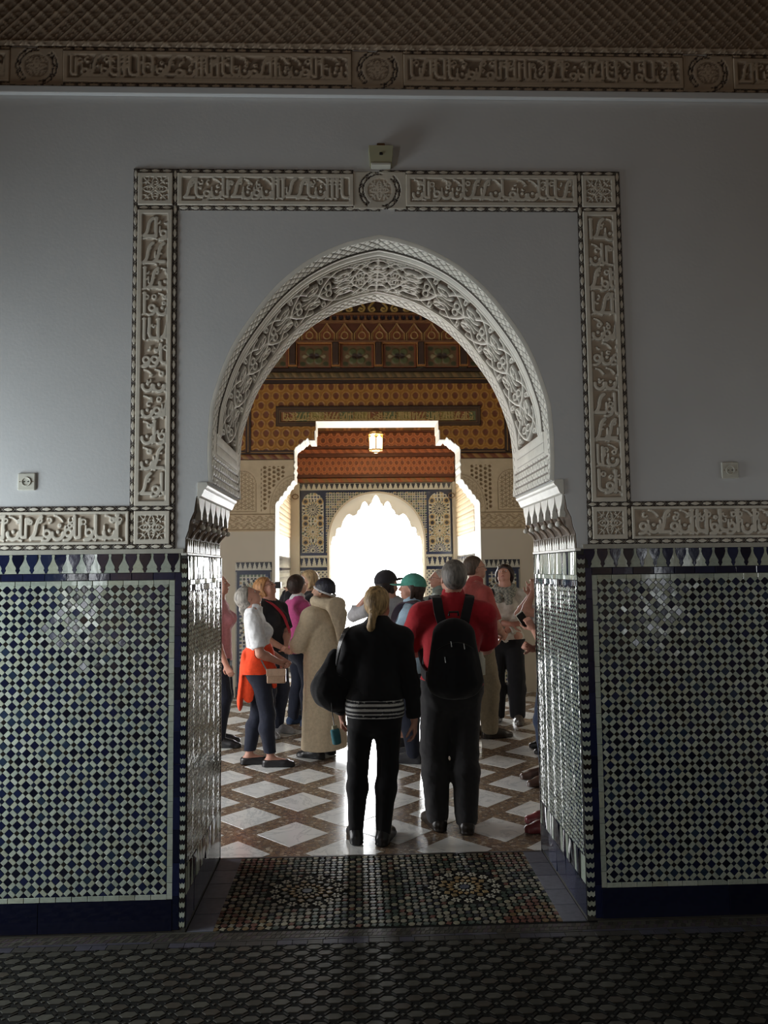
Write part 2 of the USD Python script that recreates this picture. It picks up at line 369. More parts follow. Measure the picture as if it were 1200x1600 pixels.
RES = .0036
def chain(parent, along, u0, u1, v0, v1, hi=C_HI):
    n = max(1, round((u1 - u0 if along == 'u' else v1 - v0) / .0605))
    per = (u1 - u0 if along == 'u' else v1 - v0) / n
    m, t = relief(FRONT, u0, u1, v0, v1, RES * .70, chain_fn(along, u0 if along == 'u' else v0, v0 if along == 'u' else u0, (v1 - v0) if along == 'u' else (u1 - u0), per, hi))
    put('chain_border', m, 'stucco', parent, smooth=True, tint=t)

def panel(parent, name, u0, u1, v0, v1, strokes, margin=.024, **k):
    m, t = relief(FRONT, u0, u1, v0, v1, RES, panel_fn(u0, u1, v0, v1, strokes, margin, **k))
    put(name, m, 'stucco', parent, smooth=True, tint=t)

CW = .025
fr_ = thing('carved_surround', 'carved stucco surround with script panels bordering the near arch on the wall', 'stucco frame')
for s in (-1, 1):
    xo, xi = (-1.250, -1.028) if s < 0 else (1.012, 1.236)        # outside edges of the post
    zb, zt2, zi2 = 2.020, 3.735, 3.518
    x0, x1 = min(xo, xi), max(xo, xi)
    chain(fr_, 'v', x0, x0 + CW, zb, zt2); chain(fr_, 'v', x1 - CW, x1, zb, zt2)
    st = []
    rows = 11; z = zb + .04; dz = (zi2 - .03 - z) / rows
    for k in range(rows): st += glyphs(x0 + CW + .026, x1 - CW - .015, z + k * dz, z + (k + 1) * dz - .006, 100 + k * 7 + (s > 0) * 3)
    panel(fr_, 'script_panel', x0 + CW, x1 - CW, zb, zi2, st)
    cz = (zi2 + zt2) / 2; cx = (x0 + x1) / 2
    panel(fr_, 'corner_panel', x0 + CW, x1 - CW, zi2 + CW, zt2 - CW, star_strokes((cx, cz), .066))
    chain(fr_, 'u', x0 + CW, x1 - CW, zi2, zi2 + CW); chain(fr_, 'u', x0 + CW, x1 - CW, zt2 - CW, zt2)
MX, MZ, MR = -.005, 3.627, .106
for s in (-1, 1):
    a, b = (-1.028, MX - MR * .98) if s < 0 else (MX + MR * .98, 1.012)
    up0, up1 = (a, MX - .135) if s < 0 else (MX, b)
    lo0, lo1 = (a, MX) if s < 0 else (MX + .075, b)
    chain(fr_, 'u', up0, up1, 3.710, 3.735); chain(fr_, 'u', lo0, lo1, 3.518, 3.543)
    g0, g1 = (a, MX - MR - .028) if s < 0 else (MX + MR + .028, b)
    panel(fr_, 'script_panel', g0, g1, 3.543, 3.710, glyphs(g0 + .03, g1 - .02, 3.568, 3.688, 31 if s < 0 else 57))
def ring_fn(cx, cz, r0, r1, a0, a1):
    def fn(U, V):
        r = np.hypot(U - cx, V - cz); a = np.degrees(np.arctan2(V - cz, U - cx)) % 360
        x = a / 360 * 11; x = x - np.floor(x) - .5; y = (r - r0) / (r1 - r0) - .5
        al = (np.abs(x) / .36)**1.6 + (np.abs(y) / .30)**1.5 < 1
        cr = np.abs(np.abs(y) - np.abs(np.abs(x) - .5) * 1.9) < .075
        ins = (np.abs(y) < .5) & (((a - a0) % 360) < (a1 - a0))
        k = np.where(ins, np.where(al, 1.0, np.where(cr, .6, 0.0)), .92)
        disc = r < r0 - .02
        st = stroke_relief(star_strokes((cx, cz), r0 - .03), U, V)
        k = np.where(disc, .55 + .4 * st, k)
        t = lerp(C_DK, C_HI, k); t[disc] = lerp(C_LO, C_HI, st)[disc]
        return .005 + .006 * k, t
    return fn
def medallion(parent, cx, cz, R, zlo, zhi, name='medallion'):
    """upper border curls down round the left, lower border curls up round the right"""
    f0 = ring_fn(cx, cz, R - CW, R, 80, 232); f1 = ring_fn(cx, cz, R - CW, R, -82, 48)
    def fn(U, V):
        h0, t0 = f0(U, V); h1, t1 = f1(U, V); m = (h1 < h0)
        return np.where(m, h1, h0), np.where(m[..., None], t1, t0)
    m, t = relief(FRONT, cx - R - .028, cx + R + .028, zlo + CW, zhi - CW, RES, lambda U, V: fn(U, V))
    put(name, m, 'stucco', parent, smooth=True, tint=t)
medallion(fr_, MX, MZ, MR, 3.518 - CW * .55, 3.735 + CW * .55)

# friezes over the tiled dado
for s, nm in ((-1, 'left'), (1, 'right')):
    lab = 'carved stucco script frieze above the blue and white tile dado, ' + ('left of the near arch' if s < 0 else 'right of the near arch')
    fz = thing('dado_frieze', lab, 'stucco frieze')
    xo, xi = (-1.250, -1.028) if s < 0 else (1.236, 1.012)
    x0, x1 = (min(xo, xi), max(xo, xi))
    far = (-RX, xo) if s < 0 else (xo, RX)
    zb, zt2 = 1.786, 2.020
    zb2 = zb + .022                                              # stone line below the lower chain
    put('stone_line', box_m((-RX if s < 0 else .985, -.012, zb), (-.985 if s < 0 else RX, 0, zb2)), 'stone_line', fz)
    a, b = (-RX, x1) if s < 0 else (x0, RX)
    chain(fz, 'u', far[0], far[1], zt2 - CW, zt2); chain(fz, 'u', a, b, zb2, zb2 + CW)
    chain(fz, 'u', x0, x1, zt2 - CW, zt2)
    chain(fz, 'v', x0, x0 + CW, zb2 + CW, zt2 - CW); chain(fz, 'v', x1 - CW, x1, zb2 + CW, zt2 - CW)
    cz = (zb2 + zt2) / 2
    panel(fz, 'corner_panel', x0 + CW, x1 - CW, zb2 + CW, zt2 - CW, star_strokes(((x0 + x1) / 2, cz), .062))
    g0, g1 = far
    panel(fz, 'script_panel', g0, g1, zb2 + CW, zt2 - CW, glyphs(g0 + .03, g1 - .03, zb2 + CW + .016, zt2 - CW - .016, 12 if s < 0 else 78), margin=.014)

# frieze high on the wall and the carved field above it
uf = thing('upper_frieze', 'long carved plaster frieze with dark chain borders and roundels high on the wall', 'stucco frieze')
Z0, Z1 = 4.163, 4.380
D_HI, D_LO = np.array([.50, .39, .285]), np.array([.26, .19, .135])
cxs = [-1.745, -.009, 1.727]
put('cornice_line', rbox((-RX, -.028, Z0 - .045), (RX, -.0006, Z0 - .006), .005), 'plaster', uf)
edges = [-RX] + cxs + [RX]
RES, R_KEEP = .006, RES
C_HI, C_KEEP = D_HI, C_HI; C_LO, L_KEEP = D_LO, C_LO
for i in range(4):
    a, b = edges[i], edges[i + 1]
    g0 = a + (MR + .028 if i else 0); g1 = b - (MR + .028 if i < 3 else 0)
    chain(uf, 'u', a if i else a, b - .13 if i < 3 else b, Z1 - CW, Z1, D_HI)
    chain(uf, 'u', a + (.075 if i else 0), b, Z0, Z0 + CW, D_HI)
    panel(uf, 'script_panel', g0, g1, Z0 + CW, Z1 - CW, glyphs(g0 + .03, g1 - .02, Z0 + .045, Z1 - .045, 200 + i), hi=D_HI, lo=D_LO)
for c in cxs: medallion(uf, c, (Z0 + Z1) / 2 + .002, MR, Z0 - CW * .55, Z1 + CW * .55, 'roundel')
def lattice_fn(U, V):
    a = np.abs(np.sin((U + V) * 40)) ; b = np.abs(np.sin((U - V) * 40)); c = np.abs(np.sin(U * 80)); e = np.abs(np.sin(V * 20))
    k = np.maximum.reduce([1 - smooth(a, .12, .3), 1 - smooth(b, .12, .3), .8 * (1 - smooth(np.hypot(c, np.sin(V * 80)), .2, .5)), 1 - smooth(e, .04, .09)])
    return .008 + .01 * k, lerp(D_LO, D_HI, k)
m, t = relief(FRONT, -RX, RX, Z1, 5.0, .0095, lattice_fn)
put('carved_field', m, 'stucco', smooth=True, tint=t, label='dark carved lattice plaster covering the wall top above the long frieze', cat='stucco panel')
RES, C_HI, C_LO = R_KEEP, C_KEEP, L_KEEP

# ------------------------------------------------------------------ carved lining of the near arch
la = thing('carved_arch', 'carved white stucco lining of the near pointed horseshoe arch with stalactite corbels', 'carved arch')
_d = np.r_[0, np.cumsum(np.linalg.norm(np.diff(PATH, axis=0), axis=1))]; SL = _d[-1]
_px, _pz = PchipInterpolator(_d, PATH[:, 0]), PchipInterpolator(_d, PATH[:, 1])
def lining(u, v, w=0.0):
    u, v, w = np.broadcast_arrays(np.asarray(u, float), v, w)
    x, z = _px(u), _pz(u); e = 1e-3
    tx, tz = _px(np.clip(u + e, 0, SL)) - _px(np.clip(u - e, 0, SL)), _pz(np.clip(u + e, 0, SL)) - _pz(np.clip(u - e, 0, SL))
    L = np.hypot(tx, tz) + 1e-12
    return np.stack([x + w * tz / L, v, z - w * tx / L], -1)
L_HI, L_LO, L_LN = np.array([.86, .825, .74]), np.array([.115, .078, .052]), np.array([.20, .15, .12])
def unit_strokes(s0, dr, n):
    """vine of paired rings, tulips and long leaves along the arch; dr = direction towards the apex"""
    out = []
    for k in range(n):
        o = s0 + dr * k * .205
        P = lambda *pts: [(o + dr * a * .205, .485 + b * .25) for a, b in pts]
        for m in (-1, 1):
            out += [(np.array(P(*[(.30 + .085 * math.cos(q), m * (.20 + .17 * math.sin(q))) for q in np.linspace(0, 6.3, 20)])), .0085 * .74),
                    (bez(*P((0, m * .02), (.12, m * .5), (.5, m * .9), (.72, m * .86))), .012 * .74),
                    (bez(*P((.02, m * .9), (.2, m * .95), (.45, m * .75), (.62, m * .42))), .011 * .74),
                    (bez(*P((.5, m * .30), (.62, m * .10), (.8, m * .12), (.98, m * .40))), .012 * .74),
                    (bez(*P((.62, m * .46), (.74, m * .62), (.86, m * .62), (.99, m * .52))), .010 * .74),
                    (P((.70, m * .30), (.92, m * .30)), .016 * .74), (P((.80, m * .42), (.95, m * .56)), .010 * .74), (P((.80, m * .20), (.97, m * .06)), .010 * .74),
                    (np.array(P(*[(.10 + .05 * math.cos(q), m * (.72 + .14 * math.sin(q))) for q in np.linspace(0, 6.3, 16)])), .0075 * .74)]
        out += [(bez(*P((.42, 0), (.6, .06), (.7, -.06), (1.0, 0))), .010 * .74), (P((.08, 0), (.2, 0)), .014 * .74)]
    return out
_mid = SL / 2
VINE = unit_strokes(.29, 1, 8) + unit_strokes(SL - .29, -1, 8) + [(arc((_mid, .485), .05, 0, 360), .012), ([(_mid, .25), (_mid, .72)], .011)]
def hexline(U, V, pu, pv, w):
    x = U / pu; y = V / pv
    a = np.abs((x + y) - np.round(x + y)); b = np.abs((x - y) - np.round(x - y))
    xx = np.abs(x * 2 - np.round(x * 2)) ; 
    return np.minimum(a, b) < w
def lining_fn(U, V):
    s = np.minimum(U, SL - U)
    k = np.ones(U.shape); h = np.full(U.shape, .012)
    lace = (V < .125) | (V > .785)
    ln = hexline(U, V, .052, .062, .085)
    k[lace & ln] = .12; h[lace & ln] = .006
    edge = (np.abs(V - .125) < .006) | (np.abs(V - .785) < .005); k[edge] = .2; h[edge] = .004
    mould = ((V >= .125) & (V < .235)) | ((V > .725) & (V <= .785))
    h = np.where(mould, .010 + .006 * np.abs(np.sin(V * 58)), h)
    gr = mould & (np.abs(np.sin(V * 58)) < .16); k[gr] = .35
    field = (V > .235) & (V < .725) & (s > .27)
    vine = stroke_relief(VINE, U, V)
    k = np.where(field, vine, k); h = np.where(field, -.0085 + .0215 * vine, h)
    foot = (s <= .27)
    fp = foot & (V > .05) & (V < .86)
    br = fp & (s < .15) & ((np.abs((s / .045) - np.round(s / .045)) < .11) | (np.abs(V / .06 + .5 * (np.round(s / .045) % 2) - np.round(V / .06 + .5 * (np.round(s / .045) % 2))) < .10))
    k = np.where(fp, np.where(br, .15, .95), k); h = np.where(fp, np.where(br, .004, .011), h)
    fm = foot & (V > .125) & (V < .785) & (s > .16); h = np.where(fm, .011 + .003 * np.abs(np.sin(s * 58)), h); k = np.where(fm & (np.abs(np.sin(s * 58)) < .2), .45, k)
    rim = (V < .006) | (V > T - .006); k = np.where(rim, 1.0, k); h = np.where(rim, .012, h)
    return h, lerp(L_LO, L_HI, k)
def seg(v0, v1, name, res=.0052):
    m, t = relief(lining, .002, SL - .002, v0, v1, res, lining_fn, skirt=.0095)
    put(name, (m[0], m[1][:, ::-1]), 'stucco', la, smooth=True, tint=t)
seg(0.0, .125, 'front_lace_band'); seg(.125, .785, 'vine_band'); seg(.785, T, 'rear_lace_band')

# corbels: a cove moulding, a row of hanging points, scrolls with knobs, a row of small leaves
COR_HI, COR_LO = np.array([.74, .71, .64]), np.array([.13, .098, .075])  # the dark tone puts shade under the overhang into the recess colour
for s in (-1, 1):
    cb = thing('corbel', None, None, parent=la)
    X = lambda h: s * h - (.008 if s < 0 else .014)
    prof = [(.866, 2.134), (.862, 2.118), (.868, 2.108), (.878, 2.100), (.888, 2.075), (.893, 2.066), (.905, 2.060), (.912, 2.060), (.912, 2.134)]
    P = Polygon([(X(a), b) for a, b in prof]); v, f = extrude(P, T + .012)
    put('cove_moulding', (np.c_[v[:, 0], v[:, 2] - .006, v[:, 1]], f[:, ::-1]), 'stucco_glossy', cb, tint=COR_HI)
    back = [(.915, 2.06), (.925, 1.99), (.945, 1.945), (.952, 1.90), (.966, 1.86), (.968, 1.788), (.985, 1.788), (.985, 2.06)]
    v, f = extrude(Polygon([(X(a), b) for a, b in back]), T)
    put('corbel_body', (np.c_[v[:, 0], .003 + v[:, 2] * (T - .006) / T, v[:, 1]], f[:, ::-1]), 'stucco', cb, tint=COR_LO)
    n = 6; dy = T / n
    for i in range(n):
        y = (i + .5) * dy
        # hanging point: a flat carved drop, wide above
        out = [(-.5, 1.0), (.5, 1.0), (.44, .72), (.30, .50), (.16, .34), (.12, .12), (.06, 0), (-.06, 0), (-.12, .12), (-.16, .34), (-.30, .50), (-.44, .72)]
        pl = Polygon([(y + a * dy * .97, 1.952 + b * .108) for a, b in out]); v, f = extrude(pl, .030)
        put('hanging_point', (np.c_[X(.906) + s * v[:, 2], v[:, 0], v[:, 1]], f if s > 0 else f[:, ::-1]), 'stucco_glossy', cb, tint=COR_HI)
        # scroll arm with a white knob
        p = [(X(.918), y + .38 * dy, 1.950), (X(.928), y + .42 * dy, 1.928), (X(.938), y + .30 * dy, 1.905), (X(.950), y + .12 * dy, 1.885), (X(.962), y + .05 * dy, 1.862)]
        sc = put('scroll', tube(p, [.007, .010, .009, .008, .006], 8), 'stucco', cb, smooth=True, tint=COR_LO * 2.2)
        kn = trimesh.creation.icosphere(2, .017); kn.apply_scale([.9, 1, .9]); kn.apply_translation((X(.914), y + .36 * dy, 1.918))
        put('knob', tm(kn), 'stucco_glossy', cb, smooth=True, tint=COR_HI * 1.05)
        for q in (-1, 0, 1):                                     # leaves
            lf = [(y + q * dy * .3 + a * dy * .14, 1.79 + b * .066) for a, b in ((-1, 0), (-.9, .4), (-.3, .62), (0, 1.0), (.3, .62), (.9, .4), (1, 0))]
            v, f = extrude(Polygon(lf), .012)
            put('leaf', (np.c_[X(.962) + s * v[:, 2], v[:, 0], v[:, 1]], f if s > 0 else f[:, ::-1]), 'stucco_glossy', cb, tint=COR_HI)
    put('ledge', rbox((min(X(.960), X(.99)), -.004, 1.776), (max(X(.960), X(.99)), T + .004, 1.790), .003), 'stucco_glossy', cb, tint=COR_HI)

# ------------------------------------------------------------------ glazed tile dado (zellige)
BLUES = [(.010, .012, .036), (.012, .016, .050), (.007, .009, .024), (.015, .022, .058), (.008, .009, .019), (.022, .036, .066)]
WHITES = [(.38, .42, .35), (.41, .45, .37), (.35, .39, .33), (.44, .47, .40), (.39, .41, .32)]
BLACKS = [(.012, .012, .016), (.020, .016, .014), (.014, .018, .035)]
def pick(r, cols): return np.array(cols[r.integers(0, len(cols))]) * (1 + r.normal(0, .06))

def diamond_pieces(u0, u1, v0, v1, pitch, ra=.57, rb=.33):
    """big and small diamonds in turn, with pale eight-sided pieces between them"""
    L = pitch / math.sqrt(2); a, b, h = L * ra / 2, L * rb / 2, L / 2; g = pitch * .008
    R = np.array([[1, -1], [1, 1]]) / math.sqrt(2)
    N = int((u1 - u0 + v1 - v0) / L) + 4; o = np.array([u0, v0]); out = []
    sq = lambda s: np.array([(-s, -s), (s, -s), (s, s), (-s, s)])
    oc = np.array([(a - h + g, -a), (-b, -h + b + g), (b, -h + b + g), (h - a - g, -a), (h - a - g, a), (b, h - b - g), (-b, h - b - g), (a - h + g, a)])
    oc = oc * (1 - .03)
    for i in range(-N, N):
        for j in range(-N, N):
            for kind, c, q in (('blue', (0, 0), sq(a - g)), ('black', (h, h), sq(b - g)), ('white', (h, 0), oc), ('white', (0, h), oc[:, ::-1][::-1])):
                p = (q + np.array(c) + [i * L, j * L]) @ R.T + o; m = p.mean(0)
                if u0 - .004 < m[0] < u1 + .004 and v0 - .004 < m[1] < v1 + .004:
                    p[:, 0] = np.clip(p[:, 0], u0 - .010, u1 + .010); p[:, 1] = np.clip(p[:, 1], v0 - .010, v1 + .010)
                    out.append((kind, p, m))
    return out

class Stuff:
    def __init__(s): s.parts, s.t = [], []
    def add(s, m, col):
        v, f = m; s.parts.append((v, f)); s.t.append(np.repeat(np.asarray(col, float)[None], len(v), 0))
    def put(s, name, mt, parent, **k):
        if s.parts: put(name, cat_mesh(s.parts), mt, parent, tint=np.vstack(s.t), **k)

def merlon_polys(c, pitch, z0, z1):
    H = z1 - z0
    half = [(.40, 1.0), (.37, .93), (.40, .86), (.40, .78), (.36, .66), (.26, .50), (.14, .36), (.11, .26), (.15, .21), (.15, .16), (.08, .10), (.06, 0.02)]
    R = [(c + x * pitch, z0 + y * H) for x, y in half]; Lf = [(c - x * pitch, z0 + y * H) for x, y in half[::-1]]
    return Polygon(R + Lf)
def poly_tile(poly, fr, w0, w1, col, mt='glaze', parent='/World', name='tile', bev=.001, r=RNG, sd=.022):
    ps = [g for g in getattr(poly, 'geoms', [poly]) if g.area > 1e-6]
    m = cat_mesh([extrude(g, w1 - w0) for g in ps]); v, f = m
    tilt = r.normal(0, sd, 2); c = v.mean(0)
    w = v[:, 2] + w0; w = np.where(v[:, 2] > 1e-6, w + (v[:, :2] - c[:2]) @ tilt, w)
    return put(name, (fr(v[:, 0], v[:, 1], w), f), mt, parent, tint=col)

FZ0, FZ1 = .176, 1.634
for s in (-1, 1):
    r = np.random.default_rng(5 if s < 0 else 6)
    lab = 'blue and white zellige tile dado ' + ('left of the near arch' if s < 0 else 'right of the near arch')
    td = thing('tile_dado', lab, 'tile dado')
    g0, g1 = ((-RX, -.966) if s < 0 else (.954, RX))
    put('mortar_bed', box_m((g0, -.0015, .0), (g1, -.0003, 1.786)), 'grout', td)
    e = -.966 if s < 0 else .954
    d = -1 if s < 0 else 1
    X = lambda a: e + d * a
    def span(a, b): return (min(X(a), X(b)), max(X(a), X(b)))
    fu0, fu1 = (-RX, X(.086)) if s < 0 else (X(.098), RX)
    pcs = diamond_pieces(fu0, fu1, FZ0, FZ1, .0738)
    order = sorted(pcs, key=lambda q: (abs(q[2][0]) > 1.93) * 10 + abs(q[2][0]) * .1 + abs(q[2][1] - 1.2))
    cnt = {'blue': 0, 'white': 0, 'black': 0}; st = {k: Stuff() for k in cnt}
    for kind, p, m in order:
        col = pick(r, {'blue': BLUES, 'white': WHITES, 'black': BLACKS}[kind])
        sd = .016 if kind != 'black' else .01
        msh = piece(p, FRONT, .0003, .0042 + r.normal(0, .0003), .0011, r.normal(0, sd, 2))
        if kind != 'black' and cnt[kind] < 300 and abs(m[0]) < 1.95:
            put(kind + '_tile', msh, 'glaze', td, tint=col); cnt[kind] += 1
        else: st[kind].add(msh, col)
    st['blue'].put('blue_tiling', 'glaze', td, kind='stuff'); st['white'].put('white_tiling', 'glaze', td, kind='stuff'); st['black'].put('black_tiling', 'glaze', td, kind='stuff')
    # border strips
    def strip(u0, u1, v0, v1, L, along, cols, name, w=.0052):
        k = max(1, round((u1 - u0 if along == 'u' else v1 - v0) / L)); g = .0008
        for i in range(k):
            a, b = (u0 + (u1 - u0) * i / k, u0 + (u1 - u0) * (i + 1) / k) if along == 'u' else (v0 + (v1 - v0) * i / k, v0 + (v1 - v0) * (i + 1) / k)
            q = [(a + g, v0), (b - g, v0), (b - g, v1), (a + g, v1)] if along == 'u' else [(u0, a + g), (u1, a + g), (u1, b - g), (u0, b - g)]
            put(name, piece(q, FRONT, .0003, w + r.normal(0, .0003), .0012, r.normal(0, .012 * min(1, .06 / L), 2)), 'glaze', td, tint=pick(r, cols))
    i0, i1 = (.060, .086) if s < 0 else (.072, .098)             # white strip beside the field
    wa, wb = span(i0, i1)
    strip(wa, wb, FZ0 - .024, FZ1 + .022, .075, 'v', WHITES, 'border_tile')
    ha, hb = (-RX, wa) if s < 0 else (wb, RX)
    strip(ha, hb, FZ1, FZ1 + .022, .075, 'u', WHITES, 'border_tile'); strip(ha, hb, FZ0 - .024, FZ0, .075, 'u', WHITES, 'border_tile')
    ba, bb = span(i0 - .032, i0)
    strip(ba, bb, .012, 1.692, .15, 'v', BLUES[:3], 'blue_border_tile')
    ha2, hb2 = (-RX, ba) if s < 0 else (bb, RX)
    strip(ha2, hb2, 1.659, 1.692, .105, 'u', BLUES[:4], 'blue_border_tile')
    strip(*((-RX, wb) if s < 0 else (wa, RX)), .010, FZ0 - .026, .62, 'u', [(.006, .007, .020), (.007, .009, .025)], 'plinth_tile', .0065)
    # merlons: blue points hanging between pale ones
    ma, mb = (-RX, X(.036)) if s < 0 else (X(.030), RX)
    pitch = .0657; k = int((mb - ma) / pitch); ph = (mb - ma) / k
    for i in range(k):
        c = (mb - (i + .5) * ph) if s < 0 else (ma + (i + .5) * ph)
        m1 = merlon_polys(c, ph, 1.694, 1.785)
        poly_tile(m1, FRONT, .0003, .0050, pick(r, BLUES[:4]), parent=td, name='blue_merlon', r=r)
        cell = sbox(c, 1.694, min(c + ph, mb), 1.785) if c + ph / 2 < mb - 1e-4 else sbox(c, 1.694, mb, 1.785)
        w_ = cell.difference(m1.buffer(.0012)).difference(merlon_polys(c + ph, ph, 1.694, 1.785).buffer(.0012))
        if not w_.is_empty: poly_tile(w_, FRONT, .0003, .0045, pick(r, WHITES), parent=td, name='pale_merlon', r=r)
    # zigzag edging of the jamb
    za, zb_ = span(0.002, i0 - .033); zz = 1.76; hgt = .0222; kk = 0
    while zz > .03:
        w = zb_ - za; t_ = hgt * .36
        up = [(za, zz), (za + w * .25, zz - t_), (za + w * .5, zz), (za + w * .75, zz - t_), (zb_, zz)]
        dn = [(x, z - hgt + .0008) for x, z in up][::-1]
        poly_tile(Polygon(up + dn), FRONT, .0003, .0048, pick(r, BLACKS + BLUES[:1] if kk % 2 == 0 else WHITES), parent=td, name='dark_zigzag_tile' if kk % 2 == 0 else 'pale_zigzag_tile', r=r)
        zz -= hgt; kk += 1

# tiled jambs: the same pattern smaller, with stripes over the plinth
for s in (-1, 1):
    r = np.random.default_rng(15 if s < 0 else 16)
    e = -.966 if s < 0 else .954
    fr = plane_frame((e, 0, 0), (0, 1, 0), (0, 0, 1)) if s < 0 else plane_frame((e, T, 0), (0, -1, 0), (0, 0, 1))
    jd = thing('jamb_tiling', 'glossy mosaic tiling on the ' + ('left' if s < 0 else 'right') + ' jamb inside the near arch', 'tiled jamb')
    put('mortar_bed', in_frame(fr, box_m((.0, .0, -.0012), (T, 1.776, .0012))), 'grout', jd)
    wv = r.random(8) * 6.28
    wob = lambda u: .026 * (math.sin(u * 47 + wv[0]) + .8 * math.sin(u * 83 + wv[1]) + .7 * math.sin(u * 149 + wv[2]))   # the old wall waves a little along its depth
    st = {k: Stuff() for k in ('blue', 'white', 'black')}
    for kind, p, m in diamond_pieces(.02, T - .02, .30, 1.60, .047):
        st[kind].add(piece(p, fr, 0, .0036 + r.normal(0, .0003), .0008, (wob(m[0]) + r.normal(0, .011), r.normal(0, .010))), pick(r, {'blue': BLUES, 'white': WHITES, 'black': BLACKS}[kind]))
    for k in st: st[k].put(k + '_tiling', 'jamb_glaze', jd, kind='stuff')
    def row(v0, v1, n, cols, name, sd=.03):
        for i in range(n):
            a, b = i * T / n + .001, (i + 1) * T / n - .001
            put(name, piece([(a, v0), (b, v0), (b, v1), (a, v1)], fr, 0, .004 + r.normal(0, .0004), .0009, r.normal(0, sd, 2)), 'jamb_glaze', jd, tint=pick(r, cols))
    row(1.60, 1.630, 22, BLUES, 'row_tile'); row(1.632, 1.655, 18, WHITES, 'row_tile'); row(1.657, 1.772, 26, [*WHITES, *WHITES, BLUES[1]], 'tall_tile', .035)
    row(.17, .298, 24, [BLUES[2], WHITES[0], BLACKS[0]], 'tall_tile'); row(.02, .168, 5, BLUES[:3], 'plinth_tile', .01)
    put('edge_strip', in_frame(fr, rbox((0 if s > 0 else T - .016, 0, 0), (.016 if s > 0 else T, 1.776, .006), .0015)), 'glaze', jd, tint=BLACKS[1])

# ------------------------------------------------------------------ floors
fl = thing('floor', 'tiled floor of the near room and the passage under the arch', 'floor', kind='structure')
put('mortar_bed', box_m((-HX, -4.9, -.12), (HX, T, -.003)), 'dark_grout', fl)
# hexagon field of the near room
r = np.random.default_rng(3)
HEXW = [(.058, .053, .043), (.067, .061, .049), (.051, .046, .036), (.060, .049, .038), (.072, .066, .053)]
hexes = []
for j in range(90):
    y = -.175 - j * .0542
    if y < -2.3: break
    for i in range(-29, 29):
        hexes.append((i * .1055 + (.0528 if j % 2 else 0) - .03, y))
hexes.sort(key=lambda p: 0 if p[1] < -.93 else 0)
near = sorted([h for h in hexes if -.92 < h[1] and abs(h[0]) < 1.75], key=lambda h: h[1])
keep = set(near[:300]); stf = Stuff(); sq = Stuff(); dk = Stuff()
for h in hexes:
    x, y = h; a, b = .0365, .0185
    p = [(x - a, y), (x - a * .52, y - b), (x + a * .52, y - b), (x + a, y), (x + a * .52, y + b), (x - a * .52, y + b)]
    col = pick(r, HEXW); m = piece(p, FLOOR, -.003, .0005 + r.normal(0, .0003), .0012, r.normal(0, .006, 2))
    if h in keep: put('hexagon_tile', m, 'floor_glaze', fl, tint=col)
    else: stf.add(m, col)
    xs = x + .0528; c = .0085
    sq.add(piece([(xs - c, y), (xs, y - c), (xs + c, y), (xs, y + c)], FLOOR, -.003, .0003, .001), pick(r, HEXW) * .8)
    for dx, dy in ((.0264, .0271), (-.0264, .0271)):
        cx, cy = x + dx, y + dy; L = .031; w = .0048; an = math.atan2(.0215, -.0208 if dx > 0 else .0208)
        ca, sa = math.cos(an), math.sin(an)
        dk.add(piece([(cx + ca * u - sa * v, cy + sa * u + ca * v) for u, v in ((-L * .5, -w), (L * .5, -w), (L * .5, w), (-L * .5, w))], FLOOR, -.003, .0, .001), pick(r, [(.012, .011, .010), (.02, .016, .013)]))
stf.put('hexagon_tiling', 'floor_glaze', fl, kind='stuff'); sq.put('small_square_tiling', 'floor_glaze', fl, kind='stuff'); dk.put('dark_bar_tiling', 'floor_glaze', fl, kind='stuff')
# band of checks in front of the wall
ck = Stuff()
for j, (y0, y1, L) in enumerate([(-.016, -.004, .3), (-.052, -.020, .045), (-.086, -.054, .045), (-.104, -.090, .2), (-.148, -.108, .07)]):
    n = int(2 * RX / L)
    for i in range(n):
        x = -RX + (i + (.5 if j == 2 else 0)) * L
        if abs(x) < .93 and j < 1: continue
        if j in (1, 2):
            ck.add(piece([(x, y0), (x + L * .5, y0), (x + L * .75, y1), (x + L * .25, y1)], FLOOR, -.003, .0004, .001), pick(r, HEXW))
            ck.add(piece([(x + L * .52, y0), (x + L * .98, y0), (x + L * 1.23, y1), (x + L * .77, y1)], FLOOR, -.003, .0002, .001), pick(r, [(.04, .035, .03), (.06, .045, .05)]))
        else: ck.add(piece([(x + .001, y0), (x + L - .001, y0), (x + L - .001, y1), (x + .001, y1)], FLOOR, -.003, .0004, .001), pick(r, [(.06, .055, .07), (.05, .045, .04)] if j != 0 else HEXW))
ck.put('check_border', 'floor_glaze', fl, kind='stuff')
